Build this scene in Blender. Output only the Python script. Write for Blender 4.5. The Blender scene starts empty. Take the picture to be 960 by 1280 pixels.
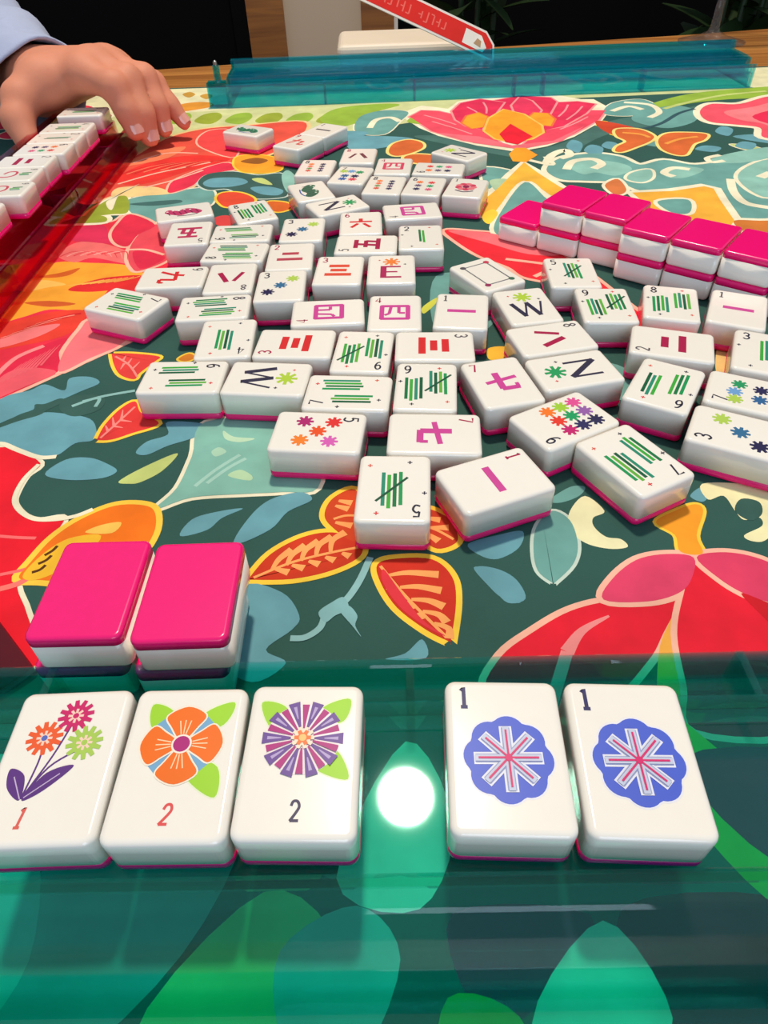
import bpy, bmesh, math, random
import numpy as np
from mathutils import Matrix, Vector
random.seed(7)
C = bpy.context.scene.collection
SC = bpy.context.scene
CM = 0.01                                   # all builders work in centimetres

# ---------------------------------------------------------------- camera
F_PX, PITCH, ROLL, CAM_H = 843.46, math.radians(43.8346), math.radians(-2.1054), 14.312
_fw = Vector((0, math.cos(PITCH), -math.sin(PITCH)))
_r0 = Vector((1, 0, 0)); _u0 = _r0.cross(_fw)
_r = _r0 * math.cos(ROLL) + _u0 * math.sin(ROLL)
_u = -_r0 * math.sin(ROLL) + _u0 * math.cos(ROLL)
cam_data = bpy.data.cameras.new('camera')
cam = bpy.data.objects.new('camera', cam_data); C.objects.link(cam)
cam_data.sensor_fit = 'HORIZONTAL'; cam_data.sensor_width = 36.0
cam_data.lens = 36.0 * F_PX / 960.0
cam_data.clip_start = 0.01; cam_data.clip_end = 50
M = Matrix(((_r.x, _u.x, -_fw.x, 0), (_r.y, _u.y, -_fw.y, 0), (_r.z, _u.z, -_fw.z, CAM_H * CM), (0, 0, 0, 1)))
cam.matrix_world = M
SC.camera = cam

# ---------------------------------------------------------------- world, lamps, exposure
world = bpy.data.worlds.new('world'); SC.world = world
world.use_nodes = True
bg = world.node_tree.nodes['Background']
bg.inputs[0].default_value = (0.72, 0.83, 1.0, 1)
bg.inputs[1].default_value = 0.46
def area(name, loc, target, size, energy, col):
    l = bpy.data.lights.new(name, 'AREA'); l.shape = 'DISK'; l.size = size; l.energy = energy; l.color = col
    o = bpy.data.objects.new(name, l); C.objects.link(o); o.location = loc
    o.rotation_euler = (Vector(target) - Vector(loc)).to_track_quat('-Z', 'Y').to_euler()
    return o
area('ceiling_lamp_offscreen', (0.03, 0.78, 1.70), (0.06, 0.55, 0), 0.14, 28.0, (1.0, 0.87, 0.70))
area('window_behind_viewer_offscreen', (0.25, -1.9, 0.75), (0.0, 0.3, 0), 1.3, 16.0, (0.66, 0.82, 1.0))
SC.view_settings.view_transform = 'Standard'
SC.view_settings.look = 'None'
SC.view_settings.gamma = 1
SC.view_settings.use_curve_mapping = False
SC.view_settings.exposure = -0.08

# ---------------------------------------------------------------- helpers
def lin(c, a=1.0):
    out = []
    for v in c[:3]:
        v = v / 255.0
        out.append(v / 12.92 if v <= 0.04045 else ((v + 0.055) / 1.055) ** 2.4)
    return (out[0], out[1], out[2], a)

def new_mat(name):
    m = bpy.data.materials.new(name); m.use_nodes = True
    nt = m.node_tree; b = nt.nodes['Principled BSDF']
    return m, nt, b

def plain(name, rgb, rough=0.5, noise=0.0, nscale=200, spec=0.5, coat=0.0, metal=0.0, sss=0.0, bump=0.0, bscale=400):
    m, nt, b = new_mat(name)
    b.inputs['Roughness'].default_value = rough
    b.inputs['Specular IOR Level'].default_value = spec
    b.inputs['Coat Weight'].default_value = coat
    b.inputs['Coat Roughness'].default_value = 0.08
    b.inputs['Metallic'].default_value = metal
    col = lin(rgb)
    tc = nt.nodes.new('ShaderNodeTexCoord')
    n = nt.nodes.new('ShaderNodeTexNoise'); n.inputs['Scale'].default_value = nscale; n.inputs['Detail'].default_value = 4
    nt.links.new(tc.outputs['Object'], n.inputs['Vector'])
    mx = nt.nodes.new('ShaderNodeMix'); mx.data_type = 'RGBA'
    mx.inputs[6].default_value = tuple(v * (1 - noise) for v in col[:3]) + (1,)
    mx.inputs[7].default_value = tuple(min(1, v * (1 + noise)) for v in col[:3]) + (1,)
    nt.links.new(n.outputs['Fac'], mx.inputs[0])
    nt.links.new(mx.outputs[2], b.inputs['Base Color'])
    if sss:
        b.inputs['Subsurface Weight'].default_value = sss
        b.inputs['Subsurface Radius'].default_value = (0.004, 0.002, 0.001)
        b.inputs['Subsurface Scale'].default_value = 1.0
    if bump:
        n2 = nt.nodes.new('ShaderNodeTexNoise'); n2.inputs['Scale'].default_value = bscale; n2.inputs['Detail'].default_value = 3
        nt.links.new(tc.outputs['Object'], n2.inputs['Vector'])
        bp = nt.nodes.new('ShaderNodeBump'); bp.inputs['Strength'].default_value = bump; bp.inputs['Distance'].default_value = 0.001
        nt.links.new(n2.outputs['Fac'], bp.inputs['Height']); nt.links.new(bp.outputs[0], b.inputs['Normal'])
    return m

def print_mat(name, rough, var, spec=0.5):
    """ink: flat colours of a print, read from the mesh's colour attribute"""
    m, nt, b = new_mat(name)
    b.inputs['Roughness'].default_value = rough
    b.inputs['Specular IOR Level'].default_value = spec
    at = nt.nodes.new('ShaderNodeAttribute'); at.attribute_name = 'ink'
    tc = nt.nodes.new('ShaderNodeTexCoord')
    n = nt.nodes.new('ShaderNodeTexNoise'); n.inputs['Scale'].default_value = 60; n.inputs['Detail'].default_value = 6
    nt.links.new(tc.outputs['Object'], n.inputs['Vector'])
    mr = nt.nodes.new('ShaderNodeMapRange'); mr.inputs[1].default_value = 0.3; mr.inputs[2].default_value = 0.7
    mr.inputs[3].default_value = 1 - var; mr.inputs[4].default_value = 1 + var
    nt.links.new(n.outputs['Fac'], mr.inputs[0])
    vm = nt.nodes.new('ShaderNodeVectorMath'); vm.operation = 'SCALE'
    nt.links.new(at.outputs['Color'], vm.inputs[0]); nt.links.new(mr.outputs[0], vm.inputs['Scale'])
    nt.links.new(vm.outputs[0], b.inputs['Base Color'])
    return m

def acrylic(name, tint, body, haze=0.12, rough=0.03, thick=None):
    """clear coloured acrylic: tinted see-through sheet with a gloss that grows at grazing angles"""
    m = bpy.data.materials.new(name); m.use_nodes = True
    nt = m.node_tree; nt.nodes.clear()
    out = nt.nodes.new('ShaderNodeOutputMaterial')
    tr = nt.nodes.new('ShaderNodeBsdfTransparent'); tr.inputs[0].default_value = tint + (1,)
    tl = nt.nodes.new('ShaderNodeBsdfTranslucent'); tl.inputs[0].default_value = body + (1,)
    df = nt.nodes.new('ShaderNodeBsdfDiffuse'); df.inputs[0].default_value = body + (1,)
    gl = nt.nodes.new('ShaderNodeBsdfGlossy'); gl.inputs[0].default_value = (1, 1, 1, 1); gl.inputs['Roughness'].default_value = rough
    fc_ = nt.nodes.new('ShaderNodeLayerWeight'); fc_.inputs['Blend'].default_value = 0.5
    pw = nt.nodes.new('ShaderNodeMath'); pw.operation = 'POWER'; pw.inputs[1].default_value = 5.0
    lw = nt.nodes.new('ShaderNodeMath'); lw.operation = 'MULTIPLY_ADD'; lw.inputs[1].default_value = 0.55; lw.inputs[2].default_value = 0.035
    nt.links.new(fc_.outputs['Facing'], pw.inputs[0]); nt.links.new(pw.outputs[0], lw.inputs[0])
    md = nt.nodes.new('ShaderNodeMixShader'); md.inputs[0].default_value = 0.5
    nt.links.new(tl.outputs[0], md.inputs[1]); nt.links.new(df.outputs[0], md.inputs[2])
    m1 = nt.nodes.new('ShaderNodeMixShader'); m1.inputs[0].default_value = haze
    nt.links.new(tr.outputs[0], m1.inputs[1]); nt.links.new(md.outputs[0], m1.inputs[2])
    m2 = nt.nodes.new('ShaderNodeMixShader')
    nt.links.new(lw.outputs[0], m2.inputs[0]); nt.links.new(m1.outputs[0], m2.inputs[1]); nt.links.new(gl.outputs[0], m2.inputs[2])
    nt.links.new(m2.outputs[0], out.inputs[0])
    if thick:      # tint = what passes through a sheet this thick (m); longer paths, as along an edge, absorb more
        tr.inputs[0].default_value = (1, 1, 1, 1)
        sg = [-math.log(t) / thick for t in tint]; dn = max(sg)
        va = nt.nodes.new('ShaderNodeVolumeAbsorption')
        va.inputs['Density'].default_value = dn
        va.inputs['Color'].default_value = tuple(1 - v / dn for v in sg) + (1,)
        nt.links.new(va.outputs[0], out.inputs['Volume'])
    return m

def wood(name, c1, c2, scale=8, rough=0.35):
    m, nt, b = new_mat(name)
    b.inputs['Roughness'].default_value = rough
    tc = nt.nodes.new('ShaderNodeTexCoord'); mp_ = nt.nodes.new('ShaderNodeMapping')
    mp_.inputs['Scale'].default_value = (scale * 0.15, scale * 3, scale * 3)
    nt.links.new(tc.outputs['Object'], mp_.inputs[0])
    n = nt.nodes.new('ShaderNodeTexNoise'); n.inputs['Scale'].default_value = 3; n.inputs['Detail'].default_value = 8; n.inputs['Distortion'].default_value = 1.2
    nt.links.new(mp_.outputs[0], n.inputs['Vector'])
    cr = nt.nodes.new('ShaderNodeValToRGB'); cr.color_ramp.elements[0].color = lin(c1); cr.color_ramp.elements[1].color = lin(c2)
    cr.color_ramp.elements[0].position = 0.35; cr.color_ramp.elements[1].position = 0.65
    nt.links.new(n.outputs['Fac'], cr.inputs[0]); nt.links.new(cr.outputs[0], b.inputs['Base Color'])
    return m

def link(o, parent=None):
    C.objects.link(o)
    if parent is not None: o.parent = parent
    return o
def mesh(name, verts, faces, mat, smooth=None):
    me = bpy.data.meshes.new(name)
    me.from_pydata([(v[0] * CM, v[1] * CM, v[2] * CM) for v in verts], [], faces)
    if mat: me.materials.append(mat)
    if smooth is True:
        me.polygons.foreach_set('use_smooth', [True] * len(me.polygons))
    elif smooth is not None:
        me.polygons.foreach_set('use_smooth', smooth)
    me.update()
    return me
def obj(name, me, parent=None, loc=None, rot=None):
    o = bpy.data.objects.new(name, me); link(o, parent)
    if loc: o.location = [v * CM for v in loc]
    if rot: o.rotation_euler = rot
    return o
def empty(name, loc=(0, 0, 0), rz=0.0):
    o = bpy.data.objects.new(name, None); o.empty_display_size = 0.01
    link(o); o.location = [v * CM for v in loc]; o.rotation_euler = (0, 0, rz)
    return o
def tag(o, label, cat, group=None, kind=None):
    o['label'] = label; o['category'] = cat
    if group: o['group'] = group
    if kind: o['kind'] = kind
    return o
def box(x0, x1, y0, y1, z0, z1):
    v = [(x0, y0, z0), (x1, y0, z0), (x1, y1, z0), (x0, y1, z0), (x0, y0, z1), (x1, y0, z1), (x1, y1, z1), (x0, y1, z1)]
    f = [(3, 2, 1, 0), (4, 5, 6, 7), (0, 1, 5, 4), (1, 2, 6, 5), (2, 3, 7, 6), (3, 0, 4, 7)]
    return v, f
def join(*vf):
    V, Fc = [], []
    for v, f in vf:
        n = len(V); V += list(v); Fc += [tuple(i + n for i in q) for q in f]
    return V, Fc
def bevel(o, w, seg=3):
    b = o.modifiers.new('bevel', 'BEVEL'); b.width = w * CM; b.segments = seg; b.limit_method = 'ANGLE'
    return o
def ring_loft(rings, cap0=True, cap1=True):
    n = len(rings[0]); V = [p for r in rings for p in r]; Fc = []
    for i in range(len(rings) - 1):
        for j in range(n):
            a, b = i * n + j, i * n + (j + 1) % n
            Fc.append((a, b, b + n, a + n))
    if cap0: Fc.append(tuple(reversed(range(n))))
    if cap1: Fc.append(tuple(range((len(rings) - 1) * n, len(rings) * n)))
    return V, Fc
def rrect(w, l, r, z, inset=0.0, seg=5):
    w2, l2, r = w / 2 - inset, l / 2 - inset, max(r - inset, 0.02)
    pts = []
    for cx, cy, a0 in ((w2 - r, l2 - r, 0), (-w2 + r, l2 - r, 90), (-w2 + r, -l2 + r, 180), (w2 - r, -l2 + r, 270)):
        for k in range(seg + 1):
            a = math.radians(a0 + 90 * k / seg)
            pts.append((cx + r * math.cos(a), cy + r * math.sin(a), z))
    return pts
def catmull(pts, n=6, closed=True):
    P = [np.array(p, float) for p in pts]; out = []
    N = len(P); rng = range(N) if closed else range(N - 1)
    for i in rng:
        if closed: p0, p1, p2, p3 = P[i - 1], P[i], P[(i + 1) % N], P[(i + 2) % N]
        else: p0, p1, p2, p3 = P[max(i - 1, 0)], P[i], P[i + 1], P[min(i + 2, N - 1)]
        for k in range(n):
            t = k / n
            out.append(0.5 * ((2 * p1) + (-p0 + p2) * t + (2 * p0 - 5 * p1 + 4 * p2 - p3) * t * t + (-p0 + 3 * p1 - 3 * p2 + p3) * t ** 3))
    if not closed: out.append(P[-1])
    return [tuple(q) for q in out]
def offset(pts, d):
    P = np.array(pts); n = len(P)
    area2 = sum(P[i][0] * P[(i + 1) % n][1] - P[(i + 1) % n][0] * P[i][1] for i in range(n))
    s = 1 if area2 > 0 else -1
    out = []
    for i in range(n):
        t = P[(i + 1) % n] - P[i - 1]; L = np.hypot(*t)
        nn = np.array([t[1], -t[0]]) / (L if L > 1e-9 else 1)
        out.append(tuple(P[i] + s * nn * d))
    return out

class Ink:
    """flat coloured shapes of a print; each layer lies a hair above the one before"""
    def __init__(self, z0, step): self.items, self.grp, self.ng = [], None, 0; self.z0, self.step = z0, step
    def poly(self, pts, col, layer=0):
        P = [tuple(p) for p in pts]
        a = sum(P[i - 1][0] * P[i][1] - P[i][0] * P[i - 1][1] for i in range(len(P)))
        if a < 0: P = P[::-1]
        self.items.append((layer, self.grp if self.grp is not None else -len(self.items) - 1, P, lin(col)))
    def stroke(self, pts, w, col, layer=0, taper=None):
        self.ng += 1; self.grp = self.ng
        P = [np.array(p, float) for p in pts]; L, R = [], []
        for i, q in enumerate(P):
            t = P[min(i + 1, len(P) - 1)] - P[max(i - 1, 0)]; t = t / (np.hypot(*t) + 1e-9)
            n = np.array([-t[1], t[0]]); s = i / max(1, len(P) - 1)
            ww = w if taper is None else w * (taper[0] + (taper[1] - taper[0]) * s)
            L.append(q + n * ww / 2); R.append(q - n * ww / 2)
        for i in range(len(P) - 1):
            self.poly([R[i], R[i + 1], L[i + 1], L[i]], col, layer)
        self.grp = None
    def disc(self, x, y, r, col, layer=0, n=20, ry=None):
        ry = ry or r
        self.poly([(x + r * math.cos(2 * math.pi * k / n), y + ry * math.sin(2 * math.pi * k / n)) for k in range(n)], col, layer)
    def star(self, x, y, r, col, layer=0, n=8, inner=0.6, rot=0.0):
        pts = []
        for k in range(n):
            for da, rr in ((-0.22, inner), (-0.12, 1), (0.12, 1), (0.22, inner)):
                a = rot + 2 * math.pi * (k + da * 1.8) / n
                pts.append((x + r * rr * math.cos(a), y + r * rr * math.sin(a)))
        self.poly(pts, col, layer)
    def build(self, name, mat):
        # stack: a shape lies one step above every earlier shape it may overlap
        groups = {}
        for lay, g, P, c in self.items: groups.setdefault(g, [lay, [], c])[1].append(P)
        seq = sorted(groups.values(), key=lambda t: t[0])
        done, V, Fc, self.c = [], [], [], []
        for lay, polys, c in seq:
            xs = [p[0] for P in polys for p in P]; ys = [p[1] for P in polys for p in P]
            b = (min(xs), max(xs), min(ys), max(ys)); rk = 0
            for (b2, r2) in done:
                if b[0] < b2[1] and b2[0] < b[1] and b[2] < b2[3] and b2[2] < b[3]: rk = max(rk, r2 + 1)
            done.append((b, rk)); z = self.z0 + rk * self.step
            for P in polys:
                n = len(V); V += [(p[0], p[1], z) for p in P]; Fc.append(tuple(range(n, n + len(P)))); self.c.append(c)
        self.top = max(self.z0 + r * self.step for _, r in done)
        me = mesh(name, V, Fc, mat)
        at = me.color_attributes.new('ink', 'FLOAT_COLOR', 'CORNER')
        vals = []
        for p, c in zip(me.polygons, self.c): vals += list(c) * p.loop_total
        at.data.foreach_set('color', vals)
        return me

# ---------------------------------------------------------------- materials
M_TILE = plain('tile_ivory', (247, 241, 229), 0.16, 0.02, 300, coat=0.3, sss=0.0)
M_PINK = plain('tile_hot_pink', (247, 14, 118), 0.25, 0.03, 300, coat=0.2)
M_INK = print_mat('tile_ink', 0.4, 0.05, 0.25)
M_MATINK = print_mat('mat_ink', 0.75, 0.14, 0.2)
M_MATBASE = plain('mat_ground', (48, 88, 80), 0.8, 0.12, 60, spec=0.2, bump=0.15, bscale=900)
M_RUBBER = plain('mat_rubber', (30, 32, 32), 0.9, 0.1, 300)
M_TEAL = acrylic('acrylic_teal', (0.20, 0.90, 0.82), (0.0, 0.52, 0.46), 0.07, 0.03, 0.0025)
M_BLUE = acrylic('acrylic_blue', (0.20, 0.82, 0.90), (0.0, 0.50, 0.66), 0.16, 0.05, 0.0025)
M_ROSE = acrylic('acrylic_rose', (0.90, 0.36, 0.46), (0.46, 0.03, 0.16), 0.07, 0.03, 0.0025)
M_SMOKE = acrylic('acrylic_smoke', (0.62, 0.45, 0.52), (0.15, 0.05, 0.08), 0.08)
M_OAK = wood('oak_table', (150, 92, 40), (196, 132, 66))
M_OAKTRIM = wood('oak_trim', (120, 70, 26), (160, 100, 40), 5)
M_CREAM = plain('cream_paint', (205, 180, 152), 0.6, 0.04, 6)
M_DARK = plain('dark_wall', (5, 4, 5), 0.8, 0.2, 5, spec=0.1)
M_FLOOR = wood('floor_boards', (70, 45, 25), (100, 66, 38), 3)
M_BOX = plain('cream_box', (228, 212, 190), 0.5, 0.04, 40)
M_WHITE = plain('white_card', (236, 226, 212), 0.5, 0.03, 40)
M_RED = plain('red_card', (226, 48, 38), 0.35, 0.04, 60)
M_SKIN = plain('skin', (216, 140, 110), 0.6, 0.10, 60, spec=0.3, sss=0.15, bump=0.12, bscale=700)
M_NAIL = plain('nail', (226, 164, 146), 0.3, 0.03, 60, coat=0.4)
M_SLEEVE = plain('sleeve_cloth', (168, 178, 206), 0.85, 0.07, 120, bump=0.3, bscale=1400)
M_LEAF = plain('leaf_green', (38, 60, 26), 0.5, 0.3, 30)
M_POT = plain('terracotta', (120, 70, 50), 0.8, 0.1, 30)
M_STRAW = plain('dry_straw', (150, 120, 90), 0.8, 0.25, 30)
def glass_mat():
    m = acrylic('clear_glass', (0.90, 0.90, 0.89), (0.8, 0.8, 0.8), 0.05)
    return m
M_GLASS = glass_mat()
M_METAL = plain('steel_pin', (150, 155, 160), 0.3, 0.02, 50, metal=1.0)

# ---------------------------------------------------------------- the room
def structure(name, vf, mat, parent=None, loc=None):
    o = obj(name, mesh(name, vf[0], vf[1], mat), parent, loc)
    if parent is None: o['kind'] = 'structure'
    return o
structure('floor', box(-220, 260, -160, 224, -76, -74), M_FLOOR)
structure('wall_back', box(-220, 260, 222, 226, -74, 160), M_DARK)
cream = structure('door_1', box(-21.4, -1.2, 219.0, 222.0, -74, 140), M_CREAM)
structure('trim_1', box(-31.0, -21.4, 217.5, 222.0, -74, 142), M_OAKTRIM)
structure('trim_2', box(-1.2, 7.4, 217.5, 222.0, -74, 142), M_OAKTRIM)
structure('trim_3', box(7.4, 8.4, 217.8, 222.0, -74, 142), M_WHITE)
structure('trim_4', box(-35.0, -31.0, 218.5, 222.0, -74, 142), M_DARK)

# ---------------------------------------------------------------- the table
table = tag(empty('dining_table', (0, 0, -74)), 'oak dining table with grained top under the printed mat', 'table')
def table_top():
    out = [(-62, -20), (70, -20), (72, 97), (36, 90.5), (0, 85.8), (-24, 82.0), (-62, 78)]
    n = len(out)
    v = [(x, y, 70.6) for x, y in out] + [(x, y, 73.7) for x, y in out]
    f = [tuple(reversed(range(n))), tuple(range(n, 2 * n))] + [(i, (i + 1) % n, (i + 1) % n + n, i + n) for i in range(n)]
    return v, f
bevel(obj('tabletop', mesh('tabletop', *table_top(), M_OAK), table), 0.5)
for lx, ly in ((-54, -14), (62, -14), (62, 84), (-54, 70)):
    r0, r1 = rrect(5, 5, 0.8, 0), rrect(7, 7, 0.8, 70.7)
    obj('leg', mesh('leg', *ring_loft([r0, r1]), M_OAK), table, (lx, ly, 0))

# ---------------------------------------------------------------- the printed mat
def on_mat(px, py, z=0.0):
    d = _fw * F_PX + _r * (px - 480) - _u * (py - 640)
    t = (z - CAM_H) / d.z
    return (t * d.x, t * d.y)
def Q(x0, y0, s, *pts): return [on_mat(x0 + x / s, y0 + y / s) for x, y in pts]
def A(*pts): return [on_mat(x, y) for x, y in pts]
mat_root = tag(empty('table_mat', (0, 0, -0.3)), 'floral printed game mat with red and orange blooms on dark green', 'game mat')
mat_root.location = (0, 0, 0)
MX0, MX1, MY0, MY1 = -31.0, 47.0, -7.0, 72.0
obj('mat_base', mesh('mat_base', *ring_loft([[(p[0] + (MX0 + MX1) / 2, p[1] + (MY0 + MY1) / 2, z) for p in rrect(MX1 - MX0, MY1 - MY0, 2, 0, ins)]
    for z, ins in ((-0.3, 0), (0.0, 0))]), M_MATBASE), mat_root)
I = Ink(0.001, 0.0008)
CREAM, PEACH, TEAL, LTEAL, BTEAL = (240, 232, 200), (248, 184, 160), (108, 162, 154), (140, 190, 176), (104, 160, 172)
RED, RED2, PINK_, SALM = (232, 28, 50), (226, 50, 78), (226, 66, 104), (243, 122, 122)
ORG, ORG2, YEL = (246, 160, 40), (240, 110, 34), (250, 208, 66)
GREEN, OLIVE, LGRN = (150, 182, 62), (152, 166, 52), (196, 208, 122)
def blob(pts, col, layer, rim=None, rw=0.12, n=5, sharp=False):
    S = pts if sharp else catmull(pts, n)
    if rim: I.poly(offset(S, rw), rim, layer - 1)
    I.poly(S, col, layer)
def line(pts, w, col, layer, taper=None): I.stroke(catmull(pts, 6, False), w, col, layer, taper)

# pale green and cream margin at the far side of the mat
blob(A((60, 240), (150, 215), (200, 182), (290, 166), (430, 166), (520, 152), (600, 132), (640, 126), (960, 112), (1060, 104), (1060, 92), (700, 100), (300, 112), (100, 128)), (206, 210, 150), 1, sharp=True)
I.poly([(MX0 + .3, 62), (MX0 + .3, MY1 - .4), (MX1 - .4, MY1 - .4), (MX1 - .4, 63), (30, 64.5), (0, 65), (-16, 63)], (226, 220, 176), 1)
for x in range(205, 520, 38):
    blob(A((x, 152), (x + 12, 143), (x + 30, 141), (x + 34, 147), (x + 20, 155)), GREEN if (x // 38) % 2 else OLIVE, 3)
blob(A((400, 150), (420, 136), (470, 130), (500, 131), (470, 140), (450, 152), (425, 158)), GREEN, 3)
blob(A((445, 165), (450, 146), (480, 138), (510, 140), (500, 152), (480, 168)), TEAL, 3, CREAM)
line(A((462, 160), (470, 150), (488, 147), (500, 152)), 0.5, CREAM, 4)
for bx, by in ((205, 122), (228, 118), (250, 120)):
    blob(A((bx, by), (bx + 9, by - 3), (bx + 16, by), (bx + 8, by + 4)), (200, 150, 60), 3)
blob(A((222, 132), (240, 128), (262, 128), (266, 133), (240, 138), (226, 139)), (226, 150, 52), 3, CREAM)
blob(A((790, 140), (840, 122), (900, 113), (1040, 104), (1040, 116), (960, 122), (900, 125), (850, 132), (815, 147)), GREEN, 3)
line(A((830, 136), (860, 128), (905, 119), (958, 114)), 0.4, LGRN, 4)
line(A((780, 128), (812, 131), (824, 140), (812, 147)), 0.5, CREAM, 4)
blob(A((755, 142), (765, 129), (800, 124), (820, 132), (812, 140), (785, 145)), TEAL, 3, CREAM)
line(A((765, 139), (785, 133), (803, 137)), 0.5, CREAM, 4)

# teal leaf grounds in the middle of the mat
blob(A((520, 172), (575, 172), (640, 190), (705, 178), (750, 155), (790, 146), (830, 140), (880, 132), (870, 150), (840, 158), (800, 160), (760, 168), (730, 182), (700, 205)), (72, 112, 104), 2)
blob(A((430, 172), (460, 170), (510, 172), (515, 178), (470, 186), (440, 188)), BTEAL, 3)
blob(A((800, 140), (845, 132), (872, 140), (868, 152), (840, 160), (815, 158), (790, 150)), TEAL, 3)
line(A((795, 163), (825, 155), (848, 142), (868, 136)), 0.35, (50, 84, 92), 4)

# lotus on the far side
PK = (246, 150, 150)
def petal(pts, col, layer, rim=PK, rw=0.18): blob(A(*pts), col, layer, rim, rw, sharp=True)
petal(((502, 146), (510, 138), (527, 132), (560, 136), (572, 127), (600, 121), (650, 117), (698, 119), (726, 124), (742, 124), (764, 136), (752, 152), (718, 171), (684, 183), (646, 190), (596, 182), (548, 170), (524, 160)), CREAM, 2, None)
petal(((512, 146), (527, 138), (548, 139), (566, 143), (600, 160), (632, 183), (580, 176), (540, 164)), (238, 78, 98), 3)
petal(((757, 138), (748, 150), (716, 168), (682, 180), (648, 186), (664, 172), (696, 152), (730, 138)), (236, 72, 96), 3)
petal(((600, 142), (616, 126), (650, 120), (688, 122), (700, 130), (690, 143), (660, 152), (628, 142)), (222, 40, 82), 4)
petal(((650, 121), (664, 126), (676, 138), (668, 150), (646, 146), (640, 132)), (228, 54, 92), 5)
petal(((570, 150), (565, 139), (576, 129), (600, 124), (630, 128), (616, 146), (602, 162), (584, 158)), (224, 44, 84), 5)
petal(((688, 146), (698, 128), (722, 127), (744, 130), (732, 142), (704, 158), (676, 164)), (226, 48, 86), 5)
petal(((545, 166), (600, 171), (640, 182), (692, 176), (732, 157), (702, 177), (650, 187), (592, 179)), (240, 112, 124), 5, None)
for a in ((584, 134, 600, 144), (604, 128, 608, 142), (710, 131, 698, 146), (728, 133, 708, 150), (530, 144, 570, 156), (540, 152, 590, 168), (735, 146, 700, 162)):
    line(A(a[:2], ((a[0] + a[2]) / 2 + 2, (a[1] + a[3]) / 2), a[2:]), 0.16, (250, 150, 155), 6)
petal(((578, 154), (584, 145), (598, 141), (609, 146), (604, 159), (590, 161)), ORG, 7, (244, 110, 60))
petal(((660, 148), (668, 141), (684, 142), (693, 149), (688, 158), (674, 156)), ORG, 7, (244, 110, 60))
petal(((606, 164), (612, 148), (630, 137), (654, 143), (676, 157), (678, 166), (664, 174), (640, 178), (620, 174)), ORG, 8, (252, 196, 90))
petal(((624, 168), (638, 155), (666, 171), (647, 181), (632, 178)), RED, 9, None)
petal(((644, 185), (657, 185), (672, 194), (658, 203), (641, 202), (636, 193)), ORG, 7, None)

# butterfly motifs
def butterfly(pl, pr):
    blob(pl, (214, 104, 50), 6, (244, 222, 130), 0.22); blob(pr, (214, 104, 50), 6, (244, 222, 130), 0.22)
butterfly(A((769, 164), (776, 161), (800, 162), (817, 170), (812, 177), (795, 184), (778, 190), (769, 189), (772, 183), (783, 177), (772, 171)),
          A((823, 175), (834, 167), (860, 166), (883, 168), (880, 175), (867, 180), (862, 187), (856, 194), (842, 193), (827, 186)))
line(A((778, 166), (800, 168), (812, 172)), 0.3, (240, 160, 70), 7); line(A((832, 180), (850, 174), (872, 171)), 0.3, (240, 160, 70), 7)
butterfly(A((486, 190), (492, 180), (510, 175), (526, 178), (528, 185), (512, 192), (495, 195)), A((505, 197), (520, 193), (552, 196), (560, 204), (540, 206), (515, 203)))

# second lotus at the far right
blob(A((876, 137), (890, 130), (925, 130), (965, 120), (1040, 116), (1060, 150), (1000, 172), (955, 172), (950, 160), (920, 156), (890, 153), (877, 146)), (240, 84, 102), 4, CREAM, 0.5)
blob(A((905, 140), (940, 134), (990, 124), (1030, 140), (980, 160), (950, 154), (925, 150)), (246, 128, 134), 5)
blob(A((940, 146), (980, 136), (1010, 145), (980, 158)), (228, 40, 80), 6)

# scrollwork right of the lotus
blob(A((683, 212), (700, 198), (740, 192), (775, 196), (800, 206), (830, 200), (870, 206), (915, 198), (965, 186), (1010, 190), (1010, 262), (935, 278), (905, 256), (890, 234), (840, 238), (800, 238), (772, 228), (730, 226), (700, 224)), TEAL, 4, CREAM, 0.35)
blob(A((712, 208), (735, 200), (775, 204), (790, 212), (770, 220), (745, 216), (728, 218)), LTEAL, 5); line(A((708, 212), (716, 202), (740, 199), (752, 205), (742, 211)), 0.55, CREAM, 6)
blob(A((790, 216), (812, 212), (815, 222), (802, 228), (784, 224)), LTEAL, 5, CREAM, 0.2)
blob(A((828, 214), (850, 208), (880, 212), (858, 222), (835, 222)), LTEAL, 5); line(A((862, 212), (842, 210), (830, 216), (842, 221)), 0.5, CREAM, 6)
blob(A((885, 202), (912, 192), (965, 184), (965, 196), (925, 204)), LTEAL, 5); line(A((905, 201), (890, 203), (884, 198), (900, 194)), 0.4, CREAM, 6)
blob(A((922, 222), (935, 208), (965, 200), (990, 222), (965, 246), (940, 240)), LTEAL, 5, CREAM, 0.25)
line(A((913, 224), (917, 240), (932, 254), (962, 260)), 0.5, CREAM, 6); line(A((950, 222), (964, 216)), 0.6, CREAM, 6)
for x, y, rx, ry in ((718, 183, 10, 8), (742, 188, 12, 7), (905, 164, 11, 6), (932, 182, 13, 5), (885, 186, 16, 4), (762, 182, 10, 5)):
    blob(A((x - rx, y + 1), (x - rx * .3, y - ry), (x + rx, y - ry * .4), (x + rx * .5, y + ry)), BTEAL, 3)
line(A((683, 204), (690, 194), (706, 188), (712, 194), (700, 198)), 0.6, CREAM, 6)
line(A((660, 200), (690, 206), (682, 196)), 0.4, CREAM, 5)

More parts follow.
